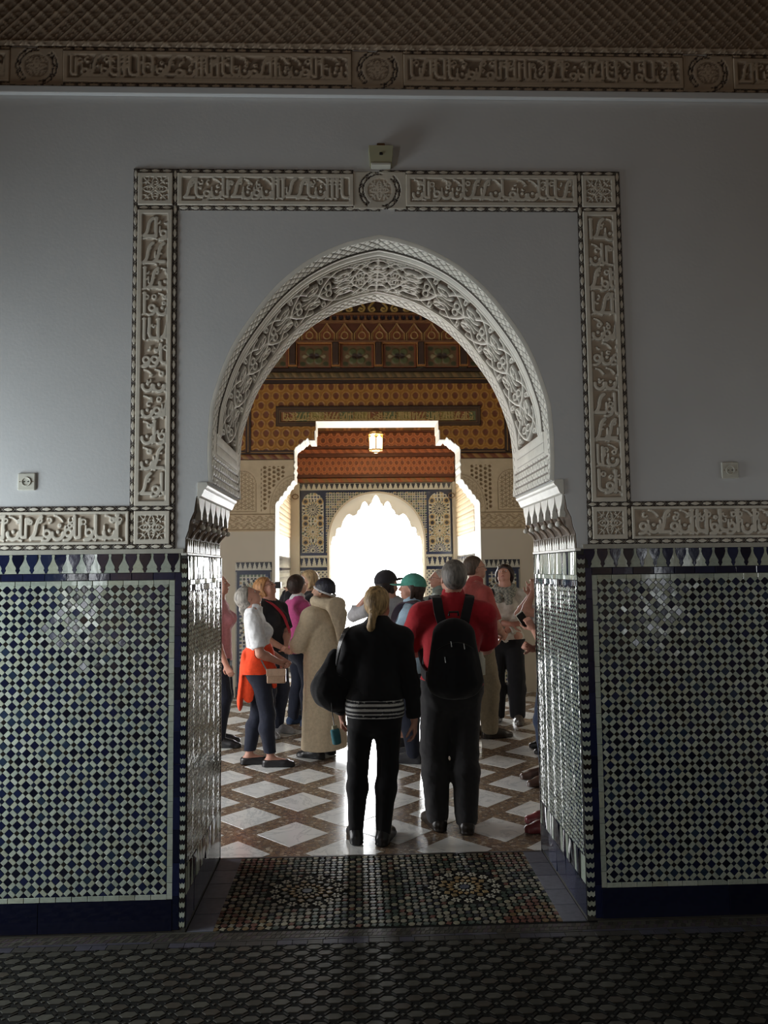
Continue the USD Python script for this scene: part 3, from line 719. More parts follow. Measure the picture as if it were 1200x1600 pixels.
# passage mosaic: two rosettes in a field of small stars
PM = {k: Stuff() for k in ('petal_mosaic', 'field_mosaic')}
GREY = [(.16, .16, .19), (.12, .12, .15)]
for s in (-1, 1):
    for i in range(5):
        a, b = i * T / 5 + .002, (i + 1) * T / 5 - .002
        x0, x1 = (-.960, -.835) if s < 0 else (.835, .950)
        put('edge_tile', piece([(x0, a), (x1, a), (x1, b), (x0, b)], FLOOR, -.003, .001, .0012), 'floor_glaze', fl, tint=pick(r, GREY))
rose = [(-.42, .43), (.42, .43)]
def in_rose(x, y, k=.19): return any(math.hypot(x - a, y - b) < k for a, b in rose)
WARM = [(.24, .215, .15), (.19, .17, .13), (.15, .095, .045), (.13, .055, .04), (.05, .065, .05), (.03, .03, .038), (.018, .018, .025)]
for (cx, cy) in rose:
    for k, (r0, r1, n, cols) in enumerate([(.0, .028, 1, [(.05, .055, .08)]), (.034, .058, 12, [(.42, .38, .28)]), (.062, .098, 16, [(.30, .20, .09), (.26, .17, .08)]), (.102, .142, 16, [(.28, .20, .10), (.12, .12, .10)]), (.146, .196, 16, [(.44, .41, .33), (.40, .37, .30)])]):
        if n == 1: PM['petal_mosaic'].add(piece([(cx + r1 * math.cos(q), cy + r1 * math.sin(q)) for q in np.arange(8) / 8 * 6.2832], FLOOR, -.003, .0006, .001), cols[0]); continue
        for i in range(n):
            q0, dq = i / n * 6.2832 + (.5 * 6.2832 / n if k % 2 else 0), 6.2832 / n * .42
            if k < 4: poly = [(cx + rr * math.cos(q), cy + rr * math.sin(q)) for rr, q in ((r0, q0), ((r0 + r1) / 2, q0 - dq), (r1, q0), ((r0 + r1) / 2, q0 + dq))]
            else:                                                # outer ring of little flowers
                rm = (r0 + r1) / 2; fx, fy = cx + rm * math.cos(q0), cy + rm * math.sin(q0)
                for e in range(6):
                    w = e / 6 * 6.2832
                    PM['petal_mosaic'].add(piece([(fx + a * math.cos(w + b), fy + a * math.sin(w + b)) for a, b in ((.006, 0), (.018, -.42), (.027, 0), (.018, .42))], FLOOR, -.003, .0008, .0008), pick(r, cols))
                continue
            PM['petal_mosaic'].add(piece(poly, FLOOR, -.003, .0007, .001), pick(r, cols))
pp = .036
for i in range(-23, 24):
    for j in range(0, 25):
        x, y = i * pp, .02 + j * pp
        if abs(x) > .83 or y > T - .015: continue
        corner = abs(x) > .60 and (y < .20 or y > .70)
        if in_rose(x, y, .205): continue
        b8 = math.hypot(abs(x) - .78, (y if y < .45 else T - y) - .02) < .22
        cols = [WARM[0], WARM[1], WARM[0], WARM[3]] if b8 else [WARM[4], WARM[5], WARM[1], WARM[6], WARM[3], WARM[4]]
        c1 = pick(r, cols if (i + j) % 2 == 0 else ([WARM[2], WARM[3]] if b8 else [WARM[0], WARM[1], WARM[4]]))
        rr = .0175
        if (i + j) % 2 == 0:
            P = [(x + (rr if k % 2 == 0 else rr * .62) * math.cos(k * math.pi / 8 * 2 + .39), y + (rr if k % 2 == 0 else rr * .62) * math.sin(k * math.pi / 8 * 2 + .39)) for k in range(8)]
        else: P = [(x - rr * .9, y - rr * .35), (x - rr * .35, y - rr * .9), (x + rr * .35, y - rr * .9), (x + rr * .9, y - rr * .35), (x + rr * .9, y + rr * .35), (x + rr * .35, y + rr * .9), (x - rr * .35, y + rr * .9), (x - rr * .9, y + rr * .35)]
        PM['field_mosaic'].add(piece(P, FLOOR, -.003, .0004 + r.normal(0, .0002), .0008), c1)
for k in PM: PM[k].put(k, 'floor_glaze', fl, kind='stuff')
put('threshold_strip', box_m((-.95, T - .012, -.003), (.94, T + .006, .002)), 'floor_glaze', fl, tint=(.07, .06, .055))

# marble floor of the hall
fh = thing('floor_hall', 'hall floor of white marble lozenges set in brown mosaic strips', 'floor', kind='structure')
put('mosaic_bed', box_m((-HX, T, -.12), (HX, YB + .5, 0)), 'mosaic_strip', fh)
c0 = np.array([-.569, 1.986]); bx = np.array([.3345, .3425]); by = np.array([.3345, -.3425]); hd = .229
slabs = []
for i in range(-22, 23):
    for j in range(-22, 23):
        c = c0 + i * bx + j * by
        if -HX < c[0] < HX and T - .2 < c[1] < YB: slabs.append(c)
slabs.sort(key=lambda c: c[1])
for c in slabs:
    P = Polygon([(c[0] - hd, c[1]), (c[0], c[1] - hd * 1.02), (c[0] + hd, c[1]), (c[0], c[1] + hd * 1.02)]).intersection(sbox(-HX + .05, T + .008, HX - .05, YB - .02))
    if P.is_empty or P.area < .004: continue
    q = np.array(P.exterior.coords)[:-1]
    put('marble_slab', piece(q, FLOOR, -.004, .0016, .0012, r.normal(0, .0012, 2)), 'marble', fh)
# garden outside the far arch
put('ground', box_m((-14, YB + .45, -.14), (14, 40, -.03)), 'garden_paving', label='pale sunlit paving outside the far arch', cat='ground', kind='structure')

# ------------------------------------------------------------------ the hall's far wall with its stepped opening
FC = .150                                                        # middle of the opening
def steps():
    """right half of the opening: jamb, scalloped corbel, upright, scroll, lintel"""
    p = [(1.412, -.5), (1.412, 2.555)]
    n = 5; a, b = np.array([1.412, 2.575]), np.array([1.150, 2.925])
    for i in range(n):                                           # scallops
        q0, q1 = a + (b - a) * i / n, a + (b - a) * (i + 1) / n
        m = (q0 + q1) / 2 + np.array([.016, .012])
        p += [tuple(q0), tuple(q0 * .4 + m * .6), tuple(m * .6 + q1 * .4 + [0, .004]), tuple(q1)]
    p += [(1.150, 2.99), (1.158, 3.02), (1.142, 3.08), (1.158, 3.12), (1.142, 3.17), (1.150, 3.20), (1.150, 3.335), (1.135, 3.375)]
    p += [(1.10, 3.40), (1.075, 3.425), (1.065, 3.418), (1.03, 3.455), (1.01, 3.478), (1.00, 3.470), (.975, 3.500), (.958, 3.510), (.945, 3.492), (.935, 3.475), (.865, 3.475), (.865, 3.60), (.853, 3.62), (.853, 3.745)]
    return p
_h = steps()
OPEN2 = Polygon([(FC + x, z) for x, z in _h] + [(FC - x, z) for x, z in _h[::-1]])
v, f = extrude(sbox(-HX, 0, HX, 6.5).difference(OPEN2), .5)
put('wall_hall_back', (np.c_[v[:, 0], YF + v[:, 2], v[:, 1]], f[:, ::-1]), 'hall_plaster', label='far wall of the hall with a stepped and scalloped opening', cat='wall', kind='structure')
# its edge is dressed in pale plaster all round
ed = Polygon([(FC + x, z) for x, z in _h] + [(FC - x, z) for x, z in _h[::-1]])
v, f = extrude(ed.buffer(.004).difference(ed.buffer(-.006)).intersection(sbox(-3, 0, 4, 6)), .508)
put('opening_trim', (np.c_[v[:, 0], YF - .004 + v[:, 2], v[:, 1]], f[:, ::-1]), 'white_plaster', label='pale plaster edging of the stepped opening in the far wall', cat='trim', kind='structure')

FAR = plane_frame((0, YF, 0), (1, 0, 0), (0, 0, 1))
import shapely
def far_relief(parent, name, u0, u1, v0, v1, fn, fwd=0.0, res=.0086, mt='painted_wood', clip=True, fr=FAR):
    (P, F), t = relief(fr, u0, u1, v0, v1, res, lambda U, V: (lambda h, c: (h + fwd, c))(*fn(U, V)), skirt=-.0006)
    if clip:
        C = P[F].mean(1); F = F[~shapely.contains_xy(OPEN2, C[:, 0], C[:, 2])]
    return put(name, (P, F), mt, parent, smooth=True, tint=t)
GOLD, RED, DARK, GREEN, CREAM, OCHRE = (np.array(c) for c in ((.33, .135, .020), (.165, .050, .020), (.030, .016, .010), (.10, .105, .040), (.52, .42, .22), (.29, .15, .045)))
def fade(base, *layers):
    t = np.broadcast_to(base, layers[0][1].shape + (3,)).copy()
    for col, m in layers: t = t * (1 - m[..., None]) + np.asarray(col) * m[..., None]
    return t
def soft(d, w): return np.clip(.5 - d / w, 0, 1)
def drop_d(x, z):
    """signed size of a tear drop of about unit height"""
    return np.hypot(x, z * .78) - np.where(z > 0, .5 * np.clip(1 - z * 1.25, 0, 1)**.8, .42 * np.sqrt(np.clip(1 - (z / .55)**2, 0, 1))) * .82
def gold_fn(pu=.138, pv=.130, red=RED, gold=GOLD, line=(.40, .20, .045)):
    def fn(U, V):
        j = np.floor(V / pv); x = U / pu + .5 * (j % 2); x = x - np.floor(x) - .5; z = V / pv - j - .5
        d = drop_d(x * 1.28, z * .92); x2 = U / pu + .5 * ((j + 1) % 2); x2 = x2 - np.floor(x2) - .5
        og = np.abs(np.abs(x) - .42 * np.cos(z * 2.6)) ; b = np.abs(np.abs(z) - .45)
        k = soft(d + .02, .10); L = soft(np.abs(d - .08) - .045, .06); O = soft(og - .045, .05); M = soft(np.hypot(x2, z) - .13, .06)
        return .004 + .004 * np.maximum(O, L) - .003 * k, fade(gold, (red * 1.1, M * .7), (line, O * .8), (line, L), (red, k))
    return fn
def rope_fn(v0, v1, c1, c2, pu=.11):
    def fn(U, V):
        y = (V - v0) / (v1 - v0); s = np.sin((U / pu + y * .5) * 2 * np.pi)
        k = soft(-s - .1, .5)
        return .006 + .012 * np.sqrt(np.clip(y * (1 - y) * 4, 0, 1)) * (.6 + .4 * np.abs(s)), fade(c1, (c2, k), (DARK, soft(np.minimum(y, 1 - y) - .10, .06)))
    return fn
XL, XR = -2.25, 2.55
gw = thing('painted_frieze', 'gold and red painted carved wood frieze over the far opening of the hall', 'wooden frieze')
far_relief(gw, 'rope_band', XL, XR, 3.205, 3.285, rope_fn(3.205, 3.285, OCHRE, RED, .16), .012)
far_relief(gw, 'teardrop_panel', XL, XR, 3.33, 4.265, gold_fn(), .004)
def bar(parent, name, lo, hi, col, fwd=.03, mt='painted_wood', off=.0006):
    q = sbox(lo[0], lo[1], hi[0], hi[1]).difference(OPEN2.buffer(.008))
    if q.is_empty: return
    v, f = extrude(q, fwd); v[:, 2] = off + v[:, 2] * (1 - off / fwd); put(name, in_frame(FAR, (v, f)), mt, parent, tint=col)
bar(gw, 'dark_moulding', (XL, 3.285), (XR, 3.335), DARK * 1.6, .022); bar(gw, 'gilt_line', (XL, 3.302), (XR, 3.312), OCHRE, .026)
bar(gw, 'dark_moulding', (XL, 4.262), (XR, 4.315), DARK * 1.4, .035); bar(gw, 'gilt_line', (XL, 4.315), (XR, 4.327), OCHRE, .04)
for s in (-1, 1):
    x = -1.625 if s < 0 else 1.955
    bar(gw, 'dark_moulding', (x - .035, 3.30), (x + .035, 4.27), DARK * 1.6, .026); bar(gw, 'gilt_line', (x - .006, 3.31), (x + .006, 4.265), OCHRE, .030)
far_relief(gw, 'rope_band', XL, XR, 4.327, 4.42, rope_fn(4.327, 4.42, np.array([.20, .12, .045]), np.array([.11, .075, .03]), .13), .05)
bar(gw, 'dark_moulding', (XL, 4.418), (XR, 4.462), DARK * 1.3, .085)
# inscription in a dark frame
def script_band(U, V):
    u0, u1, v0, v1 = -1.175, 1.515, 3.735, 3.862
    d = np.minimum(np.minimum(U - u0, u1 - U), np.minimum(V - v0, v1 - V)); fld = soft(-d, .008)
    cell = (U - u0) / .20; cx = cell - np.floor(cell) - .5
    kk = (np.floor(cell) % 3)
    s = stroke_relief(SCR, U, V)
    base = np.where((kk == 0)[..., None], np.array([.22, .075, .025]), np.where((kk == 1)[..., None], GREEN * 1.3, np.array([.30, .22, .06])))
    t = fade(np.zeros(3) + base, (CREAM * np.array([.75, .62, .4]), s), (OCHRE, soft(np.abs(cx) * -1 + .46, .02)))
    ring = soft(np.abs(d + .018) - .006, .006); ring2 = soft(np.abs(d + .05) - .004, .006)
    t = t * fld[..., None] + np.array([.055, .028, .014]) * (1 - fld[..., None])
    t = fade(t, (OCHRE * .8, ring * .5), (OCHRE * .7, ring2 * .5))
    return .012 + .012 * (1 - fld) + .008 * s * fld, t
SCR = glyphs(-1.15, 1.49, 3.742, 3.858, 404)
far_relief(gw, 'inscription_band', -1.245, 1.585, 3.668, 3.945, script_band, .012, .0065)
# row of painted panels between dark brackets
def floral_fn(cx, cz):
    def fn(U, V):
        x, z = (U - cx) / .2, (V - cz) / .15; ax = np.abs(x)
        h1 = soft(np.hypot((ax - .62) / .9, z) - .20, .08) * soft(np.abs(z) - .8 * np.abs(ax - .42), .08)
        leaf = soft(np.hypot(ax - .28, (np.abs(z) - .38) * .8) - .26, .1); dk = soft(np.hypot(ax - .16, np.abs(z) * .7) - .20, .08)
        cor = soft(np.hypot(ax - .8, np.abs(z) - .7) - .2, .08)
        d = np.minimum(1 - ax, 1 - np.abs(z)); fr_l = soft(np.abs(d + .02) - .03, .03)
        n = .5 + .5 * np.sin(x * 11) * np.sin(z * 9)
        t = fade(np.array([.16, .075, .035]), (np.array([.12, .10, .04]), n * .7), (GREEN, leaf), (DARK * 1.4, dk), (CREAM * .62, h1 * .8), (GREEN * .5, cor), (RED * 1.3, soft(d, .05)))
        return .004 + .01 * leaf + .008 * h1, t
    return fn
for k in range(-5, 6):
    cx = .175 + .295 + k * .59
    if XL < cx - .25 and cx + .25 < XR:
        far_relief(gw, 'flower_panel', cx - .232, cx + .232, 4.475, 4.800, floral_fn(cx, 4.632), .075, clip=False)
    bx = .175 + k * .59
    if XL < bx < XR:
        b = put('bracket', in_frame(FAR, rbox((bx - .040, 4.50, .06), (bx + .040, 4.815, .155), .008)), 'painted_wood', gw, tint=DARK * 2.2)
        for q in (-.053, .053): put('gilt_line', in_frame(FAR, box_m((bx + q - .007, 4.50, .06), (bx + q + .007, 4.815, .125))), 'painted_wood', gw, tint=np.array([.40, .17, .05]))
        put('gilt_line', in_frame(FAR, box_m((bx - .06, 4.488, .06), (bx + .06, 4.502, .13))), 'painted_wood', gw, tint=np.array([.40, .17, .05]))
    if XL < cx < XR: put('gilt_line', in_frame(FAR, box_m((cx - .236, 4.802, .06), (cx + .236, 4.816, .12))), 'painted_wood', gw, tint=np.array([.40, .17, .05]))
def ogee_fn(U, V):
    p = .2415; x = (U + .772) / p; x = x - np.floor(x + .5); z = (V - 4.83) / .26
    wd = np.where(z < .45, .44, .44 * np.clip((1.02 - z) / .57, 0, 1)**1.25)
    e = np.abs(np.abs(x) - wd); ins = soft(np.abs(x) - wd, .04)
    ring = soft(np.abs(np.hypot(x, (z - .34) * 1.05) - .20 + .05 * (z > .34) * np.abs(x)) - .03, .04)
    tip = soft(np.abs(x) - .12 * np.clip(.75 - z, 0, 1), .04) * (z > .5) * (z < .78)
    L = soft(e - .028, .03) * (z < 1.0); L2 = soft(np.abs(e - .075) - .012, .02) * ins
    line = np.array([.44, .27, .09])
    return .01 + .014 * L + .01 * ring, fade(np.array([.115, .038, .018]), (np.array([.20, .062, .022]), ins), (line, L), (line * .8, L2 * .7), (line, ring), (line, tip))
far_relief(gw, 'arch_row', XL, XR, 4.83, 5.09, ogee_fn, .10, .0068, clip=False)
bar(gw, 'dark_moulding', (XL, 4.815), (XR, 4.838), np.array([.20, .09, .04]), .14)
def heart_fn(U, V):
    p = .0955; x = U / p; x = x - np.floor(x) - .5; z = (V - 5.105) / .085
    hrt = soft(np.hypot(np.abs(x) - .17, (z - .62) * .55) - .17, .06) + soft(np.abs(x) - .34 * np.clip(z * 1.4, 0, 1), .05) * (z < .62) * (z > .1)
    tri = soft(np.abs(np.abs(x) - .5) - .25 * np.clip(.7 - z, 0, 1), .04)
    return .01 - .006 * np.clip(hrt, 0, 1), fade(np.array([.15, .048, .02]), (np.array([.30, .17, .05]), tri), (np.array([.018, .012, .014]), np.clip(hrt, 0, 1)))
far_relief(gw, 'heart_row', XL, XR, 5.105, 5.19, heart_fn, .145, .006, clip=False)
bar(gw, 'dark_moulding', (XL, 5.085), (XR, 5.108), np.array([.26, .12, .05]), .175)
def scroll_row():
    out = []
    for k in range(-9, 10):
        c = .175 + k * .31
        for m in (-1, 1):
            q = [(c + m * .145, 5.44), (c + m * .13, 5.45), (c + m * .06, 5.42), (c + m * .055, 5.37), (c + m * .10, 5.32), (c + m * .128, 5.28), (c + m * .11, 5.235), (c + m * .07, 5.228), (c + m * .045, 5.255), (c + m * .062, 5.282), (c + m * .085, 5.272)]
            q = np.array(q); t = np.linspace(0, len(q) - 1, 40); out.append((np.c_[np.interp(t, range(len(q)), q[:, 0]), np.interp(t, range(len(q)), q[:, 1])], .0155))
    return out
SCROLL = scroll_row()
def scroll_fn(U, V):
    s = stroke_relief(SCROLL, U, V)
    return .006 + .016 * s, fade(np.array([.055, .025, .012]), (np.array([.40, .25, .065]), s))
far_relief(gw, 'scroll_row', XL, XR, 5.20, 5.47, scroll_fn, .17, .0065, clip=False)
bar(gw, 'dark_moulding', (XL, 5.47), (XR, 5.56), np.array([.22, .13, .04]), .24)
bar(gw, 'dark_moulding', (XL, 5.19), (XR, 5.205), np.array([.24, .11, .04]), .21)
bar(gw, 'crown_board', (XL, 5.56), (XR, 6.45), RED * .8, .30)

# carved stucco beside the opening
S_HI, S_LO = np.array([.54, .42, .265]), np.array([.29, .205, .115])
def honey(U, V, p):
    a = np.abs(np.sin(U * np.pi / p)); b = np.abs(np.sin((U * .5 + V * .866) * np.pi / p)); c = np.abs(np.sin((U * .5 - V * .866) * np.pi / p))
    return np.minimum(np.minimum(a, b), c)
def side_stucco(sgn):
    ax, lx = (-1.70, -1.235) if sgn < 0 else (2.00, 1.535)
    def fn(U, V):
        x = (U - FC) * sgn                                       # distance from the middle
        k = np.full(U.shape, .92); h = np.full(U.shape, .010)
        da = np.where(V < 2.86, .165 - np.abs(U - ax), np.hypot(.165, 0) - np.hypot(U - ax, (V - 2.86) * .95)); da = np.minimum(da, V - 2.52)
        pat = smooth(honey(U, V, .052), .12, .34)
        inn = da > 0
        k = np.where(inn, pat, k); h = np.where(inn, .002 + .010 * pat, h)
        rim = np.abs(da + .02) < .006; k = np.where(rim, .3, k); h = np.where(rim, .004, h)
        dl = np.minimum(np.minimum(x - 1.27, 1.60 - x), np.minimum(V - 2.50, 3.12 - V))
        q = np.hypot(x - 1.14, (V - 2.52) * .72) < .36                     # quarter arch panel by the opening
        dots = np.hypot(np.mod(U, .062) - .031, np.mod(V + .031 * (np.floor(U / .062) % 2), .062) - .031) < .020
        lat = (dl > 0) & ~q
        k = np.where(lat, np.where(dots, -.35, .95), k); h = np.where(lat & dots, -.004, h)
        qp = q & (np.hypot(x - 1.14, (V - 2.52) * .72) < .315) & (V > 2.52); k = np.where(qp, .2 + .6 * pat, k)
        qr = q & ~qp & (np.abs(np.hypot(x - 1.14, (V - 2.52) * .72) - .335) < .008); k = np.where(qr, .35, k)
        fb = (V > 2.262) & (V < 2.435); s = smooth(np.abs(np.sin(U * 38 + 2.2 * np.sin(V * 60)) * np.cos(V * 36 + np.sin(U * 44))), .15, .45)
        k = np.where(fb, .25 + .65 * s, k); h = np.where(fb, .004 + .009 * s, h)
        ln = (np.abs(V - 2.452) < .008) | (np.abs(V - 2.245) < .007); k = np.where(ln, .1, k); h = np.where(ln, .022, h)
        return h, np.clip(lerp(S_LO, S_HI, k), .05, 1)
    return fn
for s, nm in ((-1, 'left'), (1, 'right')):
    sp = thing('carved_stucco', f'carved beige stucco with arch and lattice panels on the far wall, {nm} of the opening', 'stucco panel')
    a, b = (-2.45, -1.0) if s < 0 else (1.30, 2.75)
    far_relief(sp, 'carved_panel', a, b, 2.225, 3.205, side_stucco(s), .006, .0075, 'stucco')

# rosette tiling
B_, W_, K_, G_, Y_ = np.array([.038, .048, .10]), np.array([.47, .44, .35]), np.array([.03, .028, .03]), np.array([.10, .14, .09]), np.array([.34, .24, .11])
def rosette(t, U, V, cx, cy, R, n, hub=B_):
    r = np.hypot(U - cx, V - cy) / R; a = np.arctan2(V - cy, U - cx); w = np.abs(np.mod(a / (2 * np.pi) * n, 1) - .5) * 2
    rings = [(r < .12, K_), ((r >= .12) & (r < .20), W_), ((r >= .20) & (r < .42), None), ((r >= .42) & (r < .60), 'b'), ((r >= .60) & (r < .80), 'c'), ((r >= .80) & (r < 1.0), 'd')]
    for m, c in rings:
        if c is None: t[m] = np.where((w > .5)[..., None], hub, W_)[m]
        elif isinstance(c, str) and c == 'b': t[m] = np.where((w < .55)[..., None], hub, W_ * .9)[m]
        elif isinstance(c, str) and c == 'c': t[m] = np.where((w > .62)[..., None], Y_, np.where((w > .3)[..., None], W_, G_))[m]
        elif isinstance(c, str): t[m] = np.where((w < .5)[..., None], W_, K_)[m]
        else: t[m] = c
def mosaic_base(U, V, p=.05):
    i, j = np.floor(U / p), np.floor(V / p); x, y = U / p - i - .5, V / p - j - .5
    hsh = np.mod(np.sin(i * 12.99 + j * 78.23) * 43758.5, 1)
    star = (np.abs(x) + np.abs(y) < .42) | ((np.abs(x) < .3) & (np.abs(y) < .3))
    t = np.where(star[..., None], np.where((hsh < .3)[..., None], B_, np.where((hsh < .5)[..., None], K_, np.where((hsh < .65)[..., None], Y_, G_ * .8))), W_)
    return t.astype(float)
def triangle_row(t, U, V, v0, v1, p, dark=K_):
    x = np.abs(np.mod(U / p, 1) - .5) * 2; z = (V - v0) / (v1 - v0); m = (z >= 0) & (z <= 1)
    tri = x < np.clip(.12 + .9 * (z - .2), 0, .95) * (z > .15)
    t[m] = np.where(tri[..., None], dark, W_)[m]
def flank_fn(cx):
    def fn(U, V):
        t = mosaic_base(U, V)
        for c in (1.38, .92, .46): rosette(t, U, V, cx, c, .19, 16, np.array([.30, .20, .09]))
        b = (np.abs(U - cx) > .19) | (V > 1.64); t[b] = B_ * .5
        triangle_row(t, U, V, 1.70, 1.80, .064); t[(V > 1.675) & (V < 1.70)] = B_ * .4; t[(np.abs(U - cx) > .225) & (V < 1.675)] = W_ * .5
        t[V < .14] = K_
        return np.full(U.shape, .006), t
    return fn
for s, nm in ((-1, 'left'), (1, 'right')):
    c = -1.55 if s < 0 else 1.845
    far_relief('/World', 'rosette_panel', c - .245, c + .245, .0, 1.805, flank_fn(c), 0, .0075, 'glaze', clip=False)
    meta(stage.GetPrimAtPath('/World/rosette_panel' + ('' if s < 0 else '_001')), f'narrow rosette tile panel low on the far wall, {nm} of the opening', 'tile panel')

# ------------------------------------------------------------------ the alcove behind the opening
AX0, AX1 = -1.275, 1.560
shell('wall_alcove_left', (AX0 - .3, YF + .5, 0), (AX0, YB + .3, 4.6), 'white_plaster', 'left side wall of the alcove')
shell('wall_alcove_right', (AX1, YF + .5, 0), (AX1 + .3, YB + .3, 4.6), 'white_plaster', 'right side wall of the alcove')
shell('ceiling_alcove', (AX0 - .3, YF + .5, 4.45), (AX1 + .3, YB + .3, 4.6), 'dark_wood', 'dark wooden ceiling of the alcove', 'ceiling')
WC = .190
LOBE = [(.792, -.5), (.792, 2.10), (.775, 2.125), (.782, 2.16), (.765, 2.20), (.762, 2.235), (.745, 2.258), (.712, 2.262), (.700, 2.30), (.698, 2.35), (.685, 2.395), (.655, 2.41), (.610, 2.412), (.592, 2.46), (.580, 2.515), (.545, 2.575), (.50, 2.635), (.465, 2.648), (.43, 2.630), (.405, 2.612), (.335, 2.640), (.318, 2.70), (.275, 2.735), (.255, 2.79), (.232, 2.845), (.195, 2.868), (.158, 2.835), (.128, 2.765), (.108, 2.815), (.075, 2.845), (.055, 2.905), (.028, 2.955), (0, 2.978)]
WIN = Polygon([(WC + x, z) for x, z in LOBE] + [(WC - x, z) for x, z in LOBE[::-1]])
def bow(hw, spring, top, n=26):
    a = np.linspace(0, np.pi / 2, n); return [(hw * math.cos(q), spring + (top - spring) * math.sin(q)**.9) for q in a]
BOW = [(.835, -.5)] + bow(.835, 2.12, 3.015)
OUTER = Polygon([(WC + x, z) for x, z in BOW] + [(WC - x, z) for x, z in BOW[::-1]])
v, f = extrude(sbox(AX0 - .3, 0, AX1 + .3, 4.6).difference(OUTER), .38)
put('wall_alcove_back', (np.c_[v[:, 0], YB + v[:, 2], v[:, 1]], f[:, ::-1]), 'hall_plaster', label='back wall of the alcove around the bright garden arch', cat='wall', kind='structure')
ga = thing('lobed_arch', 'white stucco arch with a lobed edge framing the bright garden opening', 'arch')
v, f = extrude(OUTER.buffer(-.001).difference(WIN).intersection(sbox(-3, 0.002, 3, 4)), .10)
put('lobed_band', (np.c_[v[:, 0], YB + .10 + v[:, 2], v[:, 1]], f[:, ::-1]), 'white_plaster', ga)
v, f = extrude(OUTER.buffer(.014).difference(OUTER.buffer(-.018)).intersection(sbox(-3, 0.002, 3, 4)), .006)
put('arch_rim', (np.c_[v[:, 0], YB - .0145 + v[:, 2], v[:, 1]], f[:, ::-1]), 'hall_plaster', ga)
ALC = plane_frame((0, YB, 0), (1, 0, 0), (0, 0, 1))
def alc_fn(U, V):
    sd = np.sign(U - WC)
    t = mosaic_base(U, V, .052); x = np.abs(U - WC)
    up = V > 1.93
    sp = mosaic_base(U, V, .041); m = up & (x < .885); t[m] = (sp * .8)[m]
    for sg in (-1, 1):
        cx = WC + sg * 1.09
        for cz, hub in ((2.72, K_), (2.34, Y_), (2.02, B_)):
            tt = t.copy(); rosette(tt, U, V, cx, cz, .175 if cz != 2.34 else .15, 16 if cz != 2.34 else 12, hub)
            near = (np.hypot(U - cx, V - cz) < .18) & up; t[near] = tt[near]
            for q in (-1, 1):
                for w in (-1, 1):
                    rr = np.hypot(U - cx - q * .125, V - cz - w * .14); o = (rr < .055) & (rr > .032); t[o] = Y_; t[rr <= .032] = K_; o2 = (rr >= .055) & (rr < .066); t[o2] = W_
        top = (np.abs(U - cx) > .19 * np.sqrt(np.clip(1 - ((V - 2.80) / .21)**2, 0, 1))) & (V > 2.80) & (x > .885) & (sd == sg); t[top] = B_ * .45
        col = ((np.abs(U - cx) > .19)) & (x > .885) & up & (sd == sg); t[col] = B_ * .45
    t[(x > .868) & (x < .905) & up] = B_ * .5
    t[(V > 1.93) & (V < 1.985)] = B_ * .8
    t[(V > 1.895) & (V <= 1.93)] = W_
    dm = np.abs(np.mod(U / .07, 1) - .5) + np.abs(np.mod(V / .07, 1) - .5); lowm = V < 1.68; base = np.where((dm < .27)[..., None], B_ * .8, np.where((dm > .80)[..., None], K_, W_)); t[lowm] = base[lowm]
    triangle_row(t, U, V, 1.73, 1.885, .088, B_ * .5); t[(V > 1.68) & (V < 1.73)] = B_ * .5
    triangle_row(t, U, V, 3.055, 3.165, .088); t[(V > 3.02) & (V < 3.055)] = B_ * .4
    return np.full(U.shape, .006), t
(P, F), t = relief(ALC, WC - 1.31, WC + 1.31, 0, 3.165, .0095, alc_fn, skirt=-.0006)
C = P[F].mean(1); keepf = ~shapely.contains_xy(OUTER.buffer(.005), C[:, 0], C[:, 2])
put('tiled_back_panel', (P, F[keepf]), 'glaze', smooth=True, tint=t, label='rosette zellige tile panel around the bright garden arch at the end of the alcove', cat='tile panel')
# painted wood over it, stepping forward
rw = thing('alcove_frieze', 'red painted wood frieze over the garden arch behind the lantern', 'wooden frieze')
RB = np.array([.30, .085, .028])
def alc_relief(name, v0, v1, fn, fwd): far_relief(rw, name, AX0 + .01, AX1 - .01, v0, v1, fn, fwd, .009, clip=False, fr=ALC)
alc_relief('rope_band', 3.175, 3.27, rope_fn(3.175, 3.27, RB * .9, OCHRE * .7, .17), .02)
alc_relief('teardrop_panel', 3.315, 3.62, gold_fn(.10, .102, RB * .55, RB, np.array([.40, .15, .05])), .05)
alc_relief('rope_band', 3.67, 3.76, rope_fn(3.67, 3.76, RB * .8, RB * 1.3, .14), .09)
alc_relief('teardrop_panel', 3.79, 4.03, gold_fn(.13, .12, RB * .45, RB * .9, np.array([.38, .13, .045])), .13)
alc_relief('hexagon_panel', 4.05, 4.43, gold_fn(.30, .22, OCHRE * .8, RB * .8, np.array([.42, .2, .07])), .18)
for z0, z1, d in ((3.268, 3.318, .07), (3.618, 3.672, .12), (3.758, 3.795, .15), (4.028, 4.055, .2)):
    put('dark_moulding', in_frame(ALC, box_m((AX0 + .005, z0, .0006), (AX1 - .005, z1, d))), 'painted_wood', rw, tint=RB * .32)
